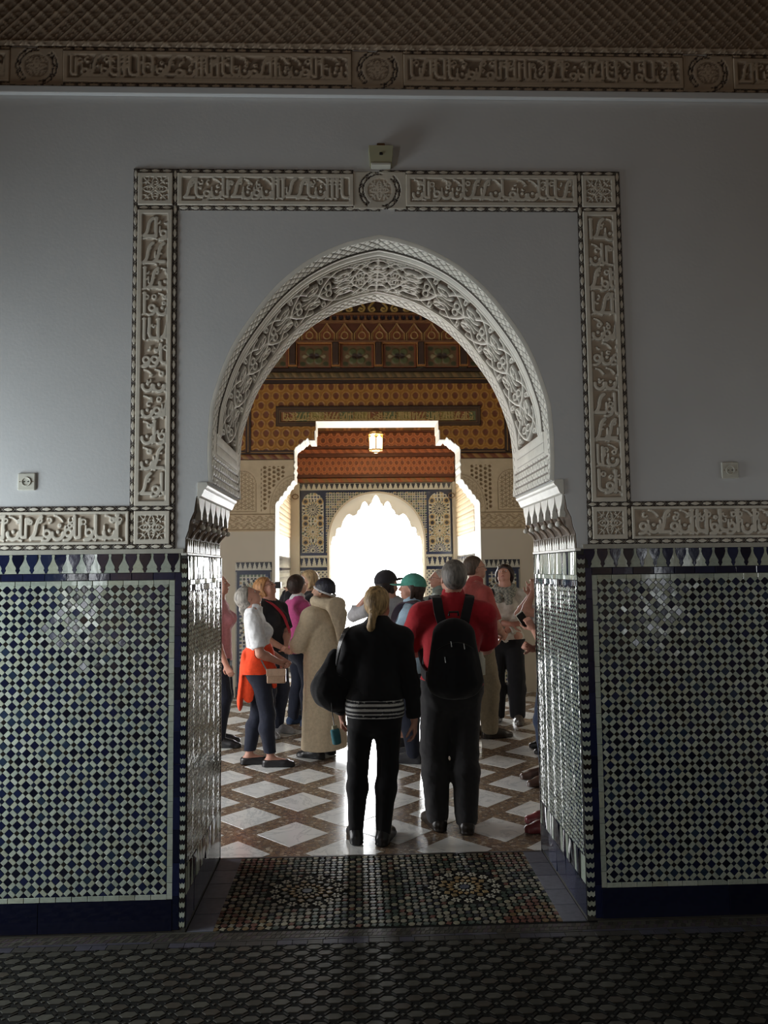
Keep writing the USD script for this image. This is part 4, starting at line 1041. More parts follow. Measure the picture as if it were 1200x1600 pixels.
# corner piers, stucco on the alcove's side walls, hooks
for s, nm in ((-1, 'left'), (1, 'right')):
    x0, x1 = (AX0, WC - 1.315) if s < 0 else (WC + 1.315, AX1)
    put('pier', box_m((x0, YB - .16, 0), (x1, YB, 3.17)), 'hall_plaster', label=f'narrow beige pier in the {nm} back corner of the alcove', cat='pier', kind='structure')
    fr = plane_frame((AX0, YF + .5, 0), (0, 1, 0), (0, 0, 1)) if s < 0 else plane_frame((AX1, YB - .16, 0), (0, -1, 0), (0, 0, 1))
    Ls = YB - .16 - YF - .5
    def sfn(U, V):
        band = np.floor(V / .085); s_ = smooth(np.abs(np.sin(U * 40 + band) * np.sin(V * 37)), .12, .4)
        k = .45 + .55 * s_; ln = (np.abs(np.mod(V - 2.225, .30)) < .014); k = np.where(ln, .15, k)
        return .004 + .008 * s_ - .003 * ln, lerp(S_LO * 1.25, S_HI * 1.35, k)
    sw = thing('alcove_stucco', f'carved stucco bands along the {nm} side wall of the alcove', 'stucco panel')
    far_relief(sw, 'carved_band', .0, Ls, 2.225, 3.16, sfn, 0, .012, 'stucco', clip=False, fr=fr)
    def tfn(U, V):
        t = np.zeros(U.shape + (3,)); dm = np.abs(np.mod(U / .09, 1) - .5) + np.abs(np.mod(V / .09, 1) - .5)
        t[:] = np.where((dm < .27)[..., None], B_, W_); triangle_row(t, U, V, 1.73, 1.885, .1, B_ * .5); t[(V > 1.68) & (V < 1.73)] = B_ * .5; t[V < .12] = K_
        return np.full(U.shape, .006), t
    far_relief('/World', 'alcove_tiling', .0, Ls, 0, 1.9, tfn, 0, .020, 'glaze', clip=False, fr=fr)
    meta(stage.GetPrimAtPath('/World/alcove_tiling' + ('' if s < 0 else '_001')), f'patterned tile dado along the {nm} side wall of the alcove', 'tile dado')
    hx = AX0 + .09 if s < 0 else AX1 - .09
    hk = thing('wall_hook', f'small dark ring hook on the {nm} pier under the red frieze', 'hook')
    q = np.linspace(0, 2 * np.pi, 20); put('ring', tube(np.c_[hx + .05 * np.cos(q), np.full(20, YB - .20), 2.93 + .04 * np.sin(q)], .009, 6), 'brown_metal', hk, smooth=True)
    put('stem', tube([(hx, YB - .155, 2.975), (hx, YB - .205, 2.97)], .012, 8), 'brown_metal', hk)

# lantern on its chain
lc = np.array([.162, 8.0, 3.51])
lt = thing('lantern', 'glowing amber glass lantern with brass frame hanging in the alcove', 'lantern', lc)
R6 = .115; H6 = .225
hexp = lambda R, z: [(R * math.cos(a + .52), R * math.sin(a + .52), z) for a in np.arange(6) * math.pi / 3]
lo, hi = np.array(hexp(R6, .045)), np.array(hexp(R6 * 1.06, .045 + H6))
for i in range(6):
    j = (i + 1) % 6
    q = np.array([lo[i], lo[j], hi[j], hi[i]]); c = q.mean(0); q = c + (q - c) * .90; nrm = c * [1, 1, 0]; nrm = nrm / np.linalg.norm(nrm)
    arch = np.array([q[0], q[1], q[1] * .25 + q[2] * .75, (q[2] + q[3]) / 2, q[0] * .25 + q[3] * .75])
    V8 = np.vstack([arch, arch + nrm * .004]); F8 = [(0, 2, 1), (0, 3, 2), (0, 4, 3), (5, 6, 7), (5, 7, 8), (5, 8, 9)] + [t for k in range(5) for t in ((k, (k + 1) % 5, 5 + (k + 1) % 5), (k, 5 + (k + 1) % 5, 5 + k))]
    put('glass_pane', (V8, np.array(F8)), 'lantern_glow' if i % 2 else 'lantern_glass', lt)
    put('frame_bar', tube([lo[i], hi[i]], .007, 6), 'brass', lt)
put('base_ring', cat_mesh([tm(trimesh.creation.cylinder(R6 * 1.02, .02, sections=6, transform=trimesh.transformations.translation_matrix((0, 0, .035)) @ trimesh.transformations.rotation_matrix(.52, (0, 0, 1)))), lathe([(0, -.02), (.035, -.012), (.05, .004), (.085, .02), (.09, .03), (0, .03)], 12)]), 'brass', lt)
put('cap', lathe([(0, .272), (.125, .272), (.13, .285), (.10, .30), (.105, .315), (.06, .36), (.025, .40), (.02, .43), (0, .44)], 12), 'brass', lt)
put('chain', tube([(0, 0, .43), (0, 0, .936)], .006, 6), 'brass', lt)

# ------------------------------------------------------------------ fittings on the near wall
for s, (cx, cz) in ((-1, (-1.748, 2.143)), (1, (1.747, 2.174))):
    k = thing('power_socket', 'cream round-pin power socket on the plaster ' + ('left of the near arch, in the brighter light' if s < 0 else 'right of the near arch, in the dim light'), 'socket', (cx, 0, cz))
    put('plate', rbox((-.042, -.010, -.042), (.042, .001, .042), .004), 'plastic_cream', k)
    m = lathe([(0, .0006), (.017, .0006), (.0185, .007), (.022, .008), (.023, .0)], 24); v = m[0]
    put('well', (np.c_[v[:, 0], -.0102 - v[:, 2] * .55, v[:, 1]], m[1]), 'plastic_cream', k)
    for q in (-.0095, .0095):
        m = trimesh.creation.cylinder(.0026, .004, sections=10); m.apply_transform(trimesh.transformations.rotation_matrix(math.pi / 2, (1, 0, 0))); m.apply_translation((q, -.0105, 0)); put('pin_hole', tm(m), 'black_plastic', k)
    for q in (-.031, .031):
        m = trimesh.creation.cylinder(.0022, .004, sections=8); m.apply_transform(trimesh.transformations.rotation_matrix(math.pi / 2, (1, 0, 0))); m.apply_translation((q, -.0095, 0)); put('screw', tm(m), 'brown_metal', k)
k = thing('alarm_box', 'small tapered beige sensor box on the wall above the frame roundel', 'sensor box', (.002, 0, 3.795))
P = np.array([(-.056, -.048), (.056, -.048), (.064, .045), (-.064, .045)]); top = .055
V8 = np.array([(x, 0.001, z) for x, z in P] + [(x * .96, -top if z > 0 else -.042, z * .96) for x, z in P])
put('case', (V8, np.array([(0, 1, 5), (0, 5, 4), (1, 2, 6), (1, 6, 5), (2, 3, 7), (2, 7, 6), (3, 0, 4), (3, 4, 7), (4, 5, 6), (4, 6, 7), (0, 3, 2), (0, 2, 1)])), 'plastic_box', k)
put('lower_lip', rbox((-.050, -.047, -.056), (.050, .001, -.042), .003), 'plastic_cream', k)
put('upper_clip', rbox((-.020, -.050, .043), (.020, .001, .060), .004), 'brown_metal', k)
put('lens', rbox((-.008, -.055, -.004), (.008, -.045, .008), .002), 'black_plastic', k)

# ------------------------------------------------------------------ people: smooth bodies grown from joints
class Field:
    """a distance field on a grid, built from tapered limbs and ellipsoids blended together"""
    def __init__(s, lo, hi, h):
        s.h = h; s.lo = np.array(lo, float); s.n = (np.ceil((np.array(hi) - s.lo) / h).astype(int) + 2)
        s.ax = [s.lo[k] + np.arange(s.n[k]) * h for k in range(3)]
        s.d = np.full(s.n, .5, np.float32)
    def _slice(s, lo, hi):
        a = np.clip(np.floor((lo - s.lo) / s.h).astype(int), 0, s.n - 1); b = np.clip(np.ceil((hi - s.lo) / s.h).astype(int) + 1, 1, s.n)
        return tuple(slice(i, j) for i, j in zip(a, b))
    def _grid(s, sl): return np.meshgrid(*[s.ax[k][sl[k]] for k in range(3)], indexing='ij', sparse=True)
    def _join(s, sl, e, k, op):
        d = s.d[sl]
        if op == 'u':
            if k > 0: w = np.maximum(k - np.abs(d - e), 0) / k; s.d[sl] = np.minimum(d, e) - w * w * k * .25
            else: s.d[sl] = np.minimum(d, e)
        else:
            if k > 0: w = np.maximum(k - np.abs(d + e), 0) / k; s.d[sl] = np.maximum(d, -e) + w * w * k * .25
            else: s.d[sl] = np.maximum(d, -e)
    def limb(s, a, b, ra, rb, k=.02, flat=None, op='u', cut=False):
        a, b = np.asarray(a, float), np.asarray(b, float); R = max(ra, rb); m = R + k + 3 * s.h
        sl = s._slice(np.minimum(a, b) - m, np.maximum(a, b) + m); X, Y, Z = s._grid(sl)
        ab = b - a; L2 = ab @ ab + 1e-12
        px, py, pz = X - a[0], Y - a[1], Z - a[2]
        t0 = (px * ab[0] + py * ab[1] + pz * ab[2]) / L2; t = np.clip(t0, 0, 1)
        qx, qy, qz = px - t * ab[0], py - t * ab[1], pz - t * ab[2]
        if flat is not None:
            f, sc = np.asarray(flat[0], float), flat[1]
            c = (qx * f[0] + qy * f[1] + qz * f[2]) * (1 / sc - 1); qx, qy, qz = qx + c * f[0], qy + c * f[1], qz + c * f[2]
        e = np.sqrt(qx * qx + qy * qy + qz * qz) - (ra + (rb - ra) * t)
        if cut: e = np.maximum(e, (t0 - 1) * math.sqrt(L2))
        s._join(sl, e.astype(np.float32), k, op)
    def ball(s, c, r, R=None, k=.02, op='u'):
        c = np.asarray(c, float); r = np.broadcast_to(np.asarray(r, float), 3); m = r.max() + k + 3 * s.h
        sl = s._slice(c - m, c + m); X, Y, Z = s._grid(sl); p = [X - c[0], Y - c[1], Z - c[2]]
        if R is not None: p = [sum(R[j, i] * p[j] for j in range(3)) for i in range(3)]
        q = np.sqrt(sum((p[i] / r[i])**2 for i in range(3))); g = np.sqrt(sum((p[i] / r[i]**2)**2 for i in range(3))) + 1e-9
        e = np.where(q < .2, (q - 1) * r.min(), q * (q - 1) / g)
        s._join(sl, e.astype(np.float32), k, op)
    def keep(s, fn):
        """cut away where fn(X, Y, Z) > 0"""
        X, Y, Z = np.meshgrid(*s.ax, indexing='ij', sparse=True); s.d = np.maximum(s.d, np.broadcast_to(fn(X, Y, Z), s.d.shape).astype(np.float32))
    def ripple(s, amp, scale, seed=0):
        X, Y, Z = np.meshgrid(*s.ax, indexing='ij', sparse=True); r = np.random.default_rng(seed); t = 0
        for q in range(4):
            k = r.normal(0, 1, 3) * scale * np.array([1, 1, .8]) * (1 + .5 * q); t = t + np.sin(X * k[0] + Y * k[1] + Z * k[2] + 6 * r.random() + 1.3 * np.sin((X + Y) * scale * .4 + Z * scale * .5 + q)) / (1 + .4 * q)
        m = np.abs(s.d) < .05; s.d = np.where(m, s.d + (amp * t / 2).astype(np.float32), s.d)
    def mesh(s):
        d = np.pad(s.d, 1, constant_values=.5); lo = s.lo - s.h; ins = d < 0
        c = [ins[i:d.shape[0] - 1 + i, j:d.shape[1] - 1 + j, k:d.shape[2] - 1 + k] for i in (0, 1) for j in (0, 1) for k in (0, 1)]
        tot = sum(x.astype(np.int8) for x in c); act = (tot > 0) & (tot < 8)
        I = np.argwhere(act); ids = np.full(act.shape, -1, np.int32); ids[act] = np.arange(len(I))
        off = np.array([(i, j, k) for i in (0, 1) for j in (0, 1) for k in (0, 1)])
        val = np.stack([d[I[:, 0] + o[0], I[:, 1] + o[1], I[:, 2] + o[2]] for o in off], 1)
        P = np.zeros((len(I), 3)); N = np.zeros(len(I))
        for a in range(8):
            for b in range(a + 1, 8):
                if np.abs(off[a] - off[b]).sum() != 1: continue
                m = (val[:, a] < 0) != (val[:, b] < 0); t = val[m, a] / (val[m, a] - val[m, b])
                P[m] += off[a] + t[:, None] * (off[b] - off[a]); N[m] += 1
        V = lo + (I + P / N[:, None]) * s.h
        F = []
        for ax in range(3):
            u, v = (ax + 1) % 3, (ax + 2) % 3
            a = ins; b = np.roll(ins, -1, ax); x = a != b
            sl = [slice(1, -1)] * 3; sl[ax] = slice(0, -1)
            E = np.argwhere(x[tuple(sl)]) + np.array([0 if k == ax else 1 for k in range(3)])
            if not len(E): continue
            def cell(du, dv):
                q = E.copy(); q[:, u] += du; q[:, v] += dv; return ids[q[:, 0], q[:, 1], q[:, 2]]
            Q = np.stack([cell(-1, -1), cell(0, -1), cell(0, 0), cell(-1, 0)], 1)
            fl = ~ins[E[:, 0], E[:, 1], E[:, 2]]
            Q[fl] = Q[fl][:, ::-1]; F.append(Q)
        return V, np.vstack(F)

def slim(m, eps):
    """merge nearly flat triangles"""
    try:
        import manifold3d as m3
        v, f = m; f = np.vstack([f[:, [0, 1, 2]], f[:, [0, 2, 3]]])
        M = m3.Manifold(m3.Mesh(vert_properties=v.astype(np.float32), tri_verts=f.astype(np.uint32)))
        if M.status() != m3.Error.NoError or M.is_empty(): return m
        o = M.simplify(eps).to_mesh()
        return np.array(o.vert_properties[:, :3], float), np.array(o.tri_verts)
    except Exception:
        return m

def rotm(yaw=0, pitch=0, roll=0):
    """head turn: yaw to its left, pitch upwards, roll to its right (degrees)"""
    a, b, c = np.radians([yaw, pitch, roll])
    Rz = np.array([[math.cos(a), -math.sin(a), 0], [math.sin(a), math.cos(a), 0], [0, 0, 1]])
    Rx = np.array([[1, 0, 0], [0, math.cos(b), -math.sin(b)], [0, math.sin(b), math.cos(b)]])
    Ry = np.array([[math.cos(c), 0, math.sin(c)], [0, 1, 0], [-math.sin(c), 0, math.cos(c)]])
    return Rz @ Rx @ Ry

def unit(v): v = np.asarray(v, float); return v / (np.linalg.norm(v) + 1e-12)
def two_bone(a, c, l1, l2, pole):
    d = c - a; L = np.linalg.norm(d); L2 = min(L, (l1 + l2) * .999); u = d / L
    x = (l1 * l1 - l2 * l2 + L2 * L2) / (2 * L2); hgt = math.sqrt(max(l1 * l1 - x * x, 0)); p = np.asarray(pole, float); p = p - (p @ u) * u
    return a + u * x + unit(p) * hgt, a + u * L2

class Body:
    """joints in the figure's own frame: x to its right, y ahead, z up"""
    def __init__(s, H, build=1.0, female=False, lean=0.0, head=(0, 0, 0), arms=None, feet=((-.10, 0, 8), (.10, 0, -8)), belly=0.0, shoulders=1.0, side=0.0):
        s.H, s.b, s.f = H, build, female
        h = H; ln = math.radians(lean)
        s.hipc = np.array([0, 0, .525 * h]); tilt = lambda p: s.hipc + np.array([p[0] + p[2] * math.sin(math.radians(side)), p[1] * math.cos(ln) + p[2] * math.sin(ln), p[2] * math.cos(ln) - p[1] * math.sin(ln)])
        s.tilt = tilt
        s.shw = (.106 if female else .118) * h * shoulders
        s.chest = tilt((0, .006 * h, .20 * h)); s.waist = tilt((0, .004 * h, .085 * h)); s.neck0 = tilt((0, -.008 * h, .305 * h)); s.neck1 = tilt((0, .004 * h, .355 * h))
        s.sh = [tilt((-s.shw, -.006 * h, .268 * h)), tilt((s.shw, -.006 * h, .268 * h))]
        s.hip = [s.hipc + [-.052 * h, 0, -.01 * h], s.hipc + [.052 * h, 0, -.01 * h]]
        s.HR = rotm(*head); s.hp = s.neck1 + np.array([0, .002 * h, -.004 * h])
        s.feet = []; s.knee = []; s.ank = []
        for k in (0, 1):
            x, y, toe = feet[k]; t = math.radians(toe); td = np.array([-math.sin(t), math.cos(t), 0])
            an = np.array([x, y, .048 * h]); kn, an2 = two_bone(s.hip[k], an, .2365 * h, .2365 * h, td + np.array([0, 0, .05]))
            s.knee.append(kn); s.ank.append(an2); s.feet.append(td)
        s.elb, s.wri, s.hdir, s.palm, s.curl = [], [], [], [], []
        arms = arms or {}
        for k in (0, 1):
            sg = -1 if k == 0 else 1
            spec = arms.get('LR'[k], {}); up = unit(spec.get('up', (sg * .16, .02, -1))); fo = unit(spec.get('fore', (sg * .04, .22, -1)))
            if 'hand_at' in spec:                                # reach a point with the wrist
                w = np.array(spec['hand_at'], float); e, w = two_bone(s.sh[k], w, .172 * h, .152 * h, spec.get('pole', (sg * .8, -.4, -.6)))
                fo = unit(w - e)
            else:
                e = s.sh[k] + up * .172 * h; w = e + fo * .152 * h
            s.elb.append(e); s.wri.append(w); s.hdir.append(unit(spec.get('hand', fo))); pl = np.asarray(spec.get('palm', (-sg, .1, 0)), float); pl = pl - (pl @ s.hdir[-1]) * s.hdir[-1]
            s.palm.append(unit(pl)); s.curl.append(spec.get('curl', .45))
        s.belly = belly
    def hd(s, x, y, z): return s.hp + s.HR @ (np.array([x, y, z], float) * s.H)
    def bounds(s, m=.13):
        P = [s.sh[0], s.sh[1], *s.elb, *s.wri, *s.knee, *s.ank, s.hd(0, 0, .13), *[w + d * .2 * s.H / 1.7 for w, d in zip(s.wri, s.hdir)], *[a + t * .2 for a, t in zip(s.ank, s.feet)]]
        P = np.array(P); lo, hi = P.min(0) - m, P.max(0) + m; lo[2] = -.02; return lo, hi
    # pieces shared by skin and clothes; g = how far the cloth stands off
    def torso(s, F, g=0.0, low=None):
        h, b = s.H, s.b; fy = (0, 1, 0)
        wa, ch, hp = ((.076, .082, .094) if s.f else (.086, .096, .088))
        F.limb(s.hipc + [0, 0, -.015 * h], s.waist, hp * h * b + g, wa * h * b + g, .05, (fy, .76))
        F.limb(s.waist, s.chest, wa * h * b + g, ch * h * b + g, .05, (fy, .74))
        F.limb(s.chest, s.tilt((0, -.004 * h, .242 * h)), ch * h * b + g, .074 * h * b + g, .05, (fy, .72))
        for k in (0, 1):
            F.limb(s.tilt((0, -.010 * h, .283 * h)), s.sh[k] + [0, 0, .004 * h], .036 * h + g, .034 * h * (.9 + .1 * b) + g, .05)
            F.ball(s.hip[k] + [0, -.018 * h, .012 * h], np.array([.058, .060, .062]) * h * b + g, k=.05)
            if s.f: F.ball(s.chest + s.tilt((0, 0, 0)) * 0 + np.array([(-.042 if k == 0 else .042) * h, .050 * h * b, .008 * h]), .034 * h * b + g, k=.05)
        for k in (0, 1): F.limb(s.neck1 + [0, -.012 * h, -.022 * h], s.sh[k] * .72 + s.neck0 * .28 + [0, -.006 * h, -.006 * h], .026 * h + g * .6, .034 * h + g * .8, .05)
        if s.belly: F.ball(s.waist + [0, .04 * h, -.005 * h], np.array([.080, .07, .085]) * h * b * (1 + s.belly) + g, k=.06)
        F.limb(s.neck0, s.neck1, .038 * h + g * .3, .032 * h + g * .2, .035)
    def arm(s, F, k, g=0.0, upto=2.0, loose=0.0):
        h = s.H; b = (.5 + .5 * s.b) * (.90 if s.f else 1.0)
        if upto <= 1:
            e = s.sh[k] + (s.elb[k] - s.sh[k]) * upto
            F.limb(s.sh[k], e, .036 * h * b + g, (.036 - .008 * upto) * h * b + g + loose, .035, cut=True); return
        F.limb(s.sh[k], s.elb[k], .035 * h * b + g, .0275 * h * b + g, .035)
        t = min(upto - 1, 1); w = s.elb[k] + (s.wri[k] - s.elb[k]) * t
        m = s.elb[k] + (s.wri[k] - s.elb[k]) * .28
        if t > .3: F.limb(s.elb[k], m, .0275 * h * b + g, .0275 * h * b + g, .02); F.limb(m, w, .0275 * h * b + g, (.0275 - .0105 * (t - .28) / .72) * h * b + g + loose, .02, cut=(g > 0))
        else: F.limb(s.elb[k], w, .028 * h * b + g, .0275 * h * b + g + loose, .02, cut=(g > 0))
    def leg(s, F, k, g=0.0, loose=0.0, full=True):
        h = s.H; b = .45 + .55 * s.b
        F.limb(s.hip[k] + [0, 0, .02 * h], s.knee[k], .058 * h * b + g, .036 * h * b + g + loose * .6, .04)
        c = s.knee[k] + (s.ank[k] - s.knee[k]) * .32 - s.feet[k] * .010 * h
        F.limb(s.knee[k], c, .034 * h * b + g + loose * .6, .036 * h * b + g + loose * .8, .03)
        F.limb(c, s.ank[k], .035 * h * b + g + loose * .8, .0225 * h * b + g + loose, .03)
    def foot(s, F, k, g=0.0):
        h = s.H; a = s.ank[k]; t = s.feet[k]; z = lambda p, q: np.array([p[0], p[1], q])
        F.limb(a, z(a - t * .022 * h, .024 * h), .024 * h + g, .022 * h + g, .015)
        F.limb(z(a - t * .020 * h, .022 * h), z(a + t * .075 * h, .020 * h), .022 * h + g, .024 * h + g, .02, ((0, 0, 1), .9))
        F.limb(a + [0, 0, -.004 * h], z(a + t * .075 * h, .020 * h), .022 * h + g, .020 * h + g, .02)
        F.limb(z(a + t * .075 * h, .018 * h), z(a + t * .112 * h, .015 * h), .024 * h + g, .018 * h + g, .02, ((0, 0, 1), .75))
    def hand(s, F, k):
        h = s.H / 1.7; w, d, p = s.wri[k], s.hdir[k], s.palm[k]; sd = np.cross(d, p) * (1 if k == 0 else -1)   # sd: towards the thumb
        cu = s.curl[k]
        F.limb(w, w + d * .03 * h, .022 * h, .024 * h, .015, (p, .72))
        kn = w + d * .088 * h
        F.limb(w + d * .030 * h + sd * .012 * h, kn + sd * .022 * h, .019 * h, .0155 * h, .012, (p, .72)); F.limb(w + d * .030 * h - sd * .010 * h, kn - sd * .022 * h, .019 * h, .0150 * h, .012, (p, .72)); F.limb(w + d * .030 * h, kn, .02 * h, .016 * h, .012, (p, .72))
        for q, ln in zip((1.25, .42, -.42, -1.25), (.076, .086, .080, .062)):
            b0 = kn + sd * .0215 * q * h * .85; dd = unit(d + sd * q * .06); L = ln * h
            pts = [b0]; ang = 0
            for seg, fr in ((.45, .75), (.32, 1.0), (.25, .8)):
                ang += cu * fr; dirn = dd * math.cos(ang) + p * math.sin(ang); pts.append(pts[-1] + dirn * L * seg)
            rr = [.0092, .0085, .0078, .0068]
            for i in range(3): F.limb(pts[i], pts[i + 1], rr[i] * h, rr[i + 1] * h, .004)
        t0 = w + d * .030 * h + sd * .022 * h + p * .006 * h; t1 = t0 + unit(d * .55 + sd * .75 + p * .35) * .040 * h; t2 = t1 + unit(d * .85 + sd * .25 + p * (.25 + .5 * cu)) * .034 * h; t3 = t2 + unit(d * .9 + p * (.2 + .8 * cu)) * .024 * h
        F.limb(t0, t1, .0135 * h, .0105 * h, .010); F.limb(t1, t2, .0105 * h, .0092 * h, .004); F.limb(t2, t3, .0092 * h, .0075 * h, .004)
    def head(s, F):
        h, R = s.H, s.HR; B = lambda c, r, k=.012, op='u': F.ball(s.hd(*c), np.array(r) * h, R, k, op)
        L = lambda a, b, ra, rb, k=.006, op='u': F.limb(s.hd(*a), s.hd(*b), ra * h, rb * h, k, op=op)
        B((0, -.006, .078), (.0445, .0560, .0510)); B((0, .014, .060), (.0400, .0440, .0440), .02); B((0, .022, .030), (.0310, .0330, .0300), .025)
        B((0, .043, .012), (.0130, .0110, .0110), .012)                                       # chin
        for q in (-1, 1):
            B((q * .024, .026, .026), (.0150, .0210, .0180), .02); B((q * .024, .040, .048), (.0120, .0110, .0100), .012)   # jaw, cheek
            B((q * .0185, .0560, .0655), (.0095, .0080, .0065), .006, 's')                     # eye hollow
            L((q * .008, .0555, .0765), (q * .030, .0475, .0770), .0042, .0036, .010)          # brow
            B((q * .0445, -.004, .056), (.0055, .0125, .0185), .005); B((q * .0475, -.001, .058), (.0035, .0065, .0105), .003, 's')   # ear
            L((q * .0065, .0580, .0430), (q * .0085, .0585, .0425), .0042, .0040, .004)        # nostril wings
        L((0, .0550, .0710), (0, .0660, .0475), .0045, .0068, .006); B((0, .0665, .0455), (.0070, .0060, .0058), .005)     # nose
        B((0, .0530, .0285), (.0150, .0060, .0042), .005); B((0, .0520, .0225), (.0130, .0065, .0048), .005)                # lips
        B((0, .0590, .0255), (.0150, .0040, .0012), .002, 's')
        F.limb(s.neck1 - [0, 0, .03 * h], s.hd(0, -.006, .03), .031 * h, .031 * h, .03)

SKIN = {'fair': (.52, .31, .22), 'rosy': (.50, .26, .19), 'tan': (.36, .20, .125), 'pale': (.58, .38, .29)}
for k_, c_ in SKIN.items(): mat('skin_' + k_, c_, .48, .35, noise=(26, .10))
mat('cloth', rough=.85, spec=.15, tint=True, noise=(38, .16), bump=(260, .25, .002), sheen=.15)
mat('leather', rough=.34, spec=.5, tint=True, noise=(30, .2), bump=(120, .15, .002))
usdkit.material(stage, '/World/Looks/hair', {
    'a': ('attribute', {'attribute': 'tint'}), 'g': ('texture_coordinate', {}), 'm': ('mapping', {'scale': (1.0, 1.0, .14)}),
    'n': ('noise_texture', {'scale': 210.0, 'detail': 3.0, 'roughness': .6}), 'q': ('noise_texture', {'scale': 60.0, 'detail': 2.0}),
    'r': ('map_range', {'from_min': .3, 'from_max': .7, 'to_min': .45, 'to_max': 1.35}), 'c': ('combine_color', {}), 'x': ('mix', {'mix_type': 'multiply', 'fac': 1.0}),
    'b': ('bump', {'strength': .8, 'distance': .004}), 'p': ('principled_bsdf', {'roughness': .45, 'specular_ior_level': .4})},
    [('g.object', 'm.vector'), ('m.vector', 'n.vector'), ('m.vector', 'q.vector'), ('q.fac', 'r.value'), ('r.result', 'c.r'), ('r.result', 'c.g'), ('r.result', 'c.b'), ('a.color', 'x.color1'), ('c.color', 'x.color2'),
     ('x.color', 'p.base_color'), ('n.fac', 'b.height'), ('b.normal', 'p.normal')], surface='p.BSDF')
mat('eye_white', (.72, .70, .66), .2, .5)
mat('pupil', (.03, .02, .015), .15, .6)
mat('lip', (.34, .11, .09), .45, .35)
mat('spectacle', (.03, .025, .022), .25, .5)
mat('steel', (.6, .6, .6), .25, .5, metallic=1.0)

WORN = [None]
def clear_of(m, gap=.007, reach=.16):
    """move a bag's surface off the last built figure wherever it would sink into it"""
    v, f = m; v = np.array(v, float)
    for _ in range(3):
        for sv, sn in WORN[0]:
            dist, i = cKDTree(sv).query(v); sd = np.einsum('ij,ij->i', v - sv[i], sn[i]); bad = (sd < gap) & (dist < reach) & (np.abs(sd) > .55 * dist - gap)
            v[bad] += sn[i][bad] * (gap - sd[bad])[:, None]
    return v, f

def person(name_label, loc, rz, body, skin='fair', clothes=(), hair=None, hair_col=(.05, .03, .02), res=.0078, glasses=False, hands=True, extras=None):
    """clothes: list of (part name, function(Body, Field), colour, material, ripple amplitude, cut)"""
    p = thing('person', name_label, 'person', (loc[0], loc[1], 0.0022), rz)
    lo, hi = body.bounds(); B = body; h = B.H
    F = Field(lo, hi, res)
    B.torso(F)
    for k in (0, 1):
        B.arm(F, k); B.leg(F, k, g=-.004); B.foot(F, k, g=-.004)
        if hands: B.hand(F, k)
    B.head(F); F.keep(lambda X, Y, Z: .004 - Z + 0 * X + 0 * Y)
    ca, sa = math.cos(math.radians(rz)), math.sin(math.radians(rz)); skinm = []
    def keep_surface(G):                                         # dense surface points with outward normals, for bags that lie on the clothes
        v, f = G.mesh(); n = np.zeros_like(v); q = np.cross(v[f[:, 2]] - v[f[:, 0]], v[f[:, 3]] - v[f[:, 1]])
        for k in range(4): np.add.at(n, f[:, k], q)
        n /= np.linalg.norm(n, axis=1, keepdims=True) + 1e-12; r2 = np.array([[ca, sa, 0], [-sa, ca, 0], [0, 0, 1]])
        skinm.append((v @ r2 + [loc[0], loc[1], .0022], n @ r2)); return v, f
    put('body', slim(keep_surface(F), .0008), 'skin_' + skin, p, smooth=True)
    for nm, fn, col, mt, rip, cut in clothes:
        G = Field(lo - .06, hi + .06, res * 1.12 if res < .009 else res * 1.2); fn(B, G)
        if rip: G.ripple(rip * .55, 30, len(nm) + int(h * 1000))
        if cut is not None: G.keep(cut)
        G.keep(lambda X, Y, Z: .0005 - Z + 0 * X + 0 * Y)
        if not (G.d < 0).any(): continue
        if callable(col): gm = keep_surface(G); put(nm, gm, mt, p, smooth=True, tint=col(gm[0]))
        else: put(nm, slim(keep_surface(G), .0009), mt, p, smooth=True, tint=col)
    for q in (-1, 1):
        e = trimesh.creation.icosphere(2, .0088 * h * .72); c = B.hd(q * .0188, .0462, .0650); e.apply_translation(c); ep = put('eye', tm(e), 'eye_white', p, smooth=True)
        e = trimesh.creation.icosphere(1, .0040 * h * .8); e.apply_translation(B.hd(q * .0188, .0507, .0652)); put('pupil', tm(e), 'pupil', ep, smooth=True)
    lip = np.array([B.hd(x, .0585 - 2.2 * x * x / .03, .0258 + .0014 * math.cos(x * 300)) for x in np.linspace(-.0135, .0135, 9)])
    put('lips', tube(lip, np.r_[.0012, np.full(7, .0032), .0012] * h, 6), 'lip', p, smooth=True)
    if hair:
        G = Field(B.hp - [.26, .26, .34], B.hp + [.26, .26, .36], .0062); hair(B, G); G.ripple(.0014, 60, 3)
        put('hair', slim(G.mesh(), .0007), 'hair', p, smooth=True, tint=hair_col)
    if glasses:
        g = []
        for q in (-1, 1):
            a = np.linspace(0, 2 * np.pi, 20); ring = np.array([B.hd(q * .0195 + .0135 * math.cos(t), .0600 - .004 * abs(math.cos(t)), .0640 + .0100 * math.sin(t)) for t in a]); g.append(tube(ring, .0016, 6))
            g.append(tube([B.hd(q * .033, .056, .066), B.hd(q * .045, .03, .068), B.hd(q * .046, -.002, .066)], .0016, 6))
        g.append(tube([B.hd(-.006, .0605, .066), B.hd(0, .062, .068), B.hd(.006, .0605, .066)], .0016, 6)); put('spectacles', cat_mesh(g), 'spectacle', p, smooth=True)
    if extras: extras(p, B)
    WORN[0] = skinm
    return p

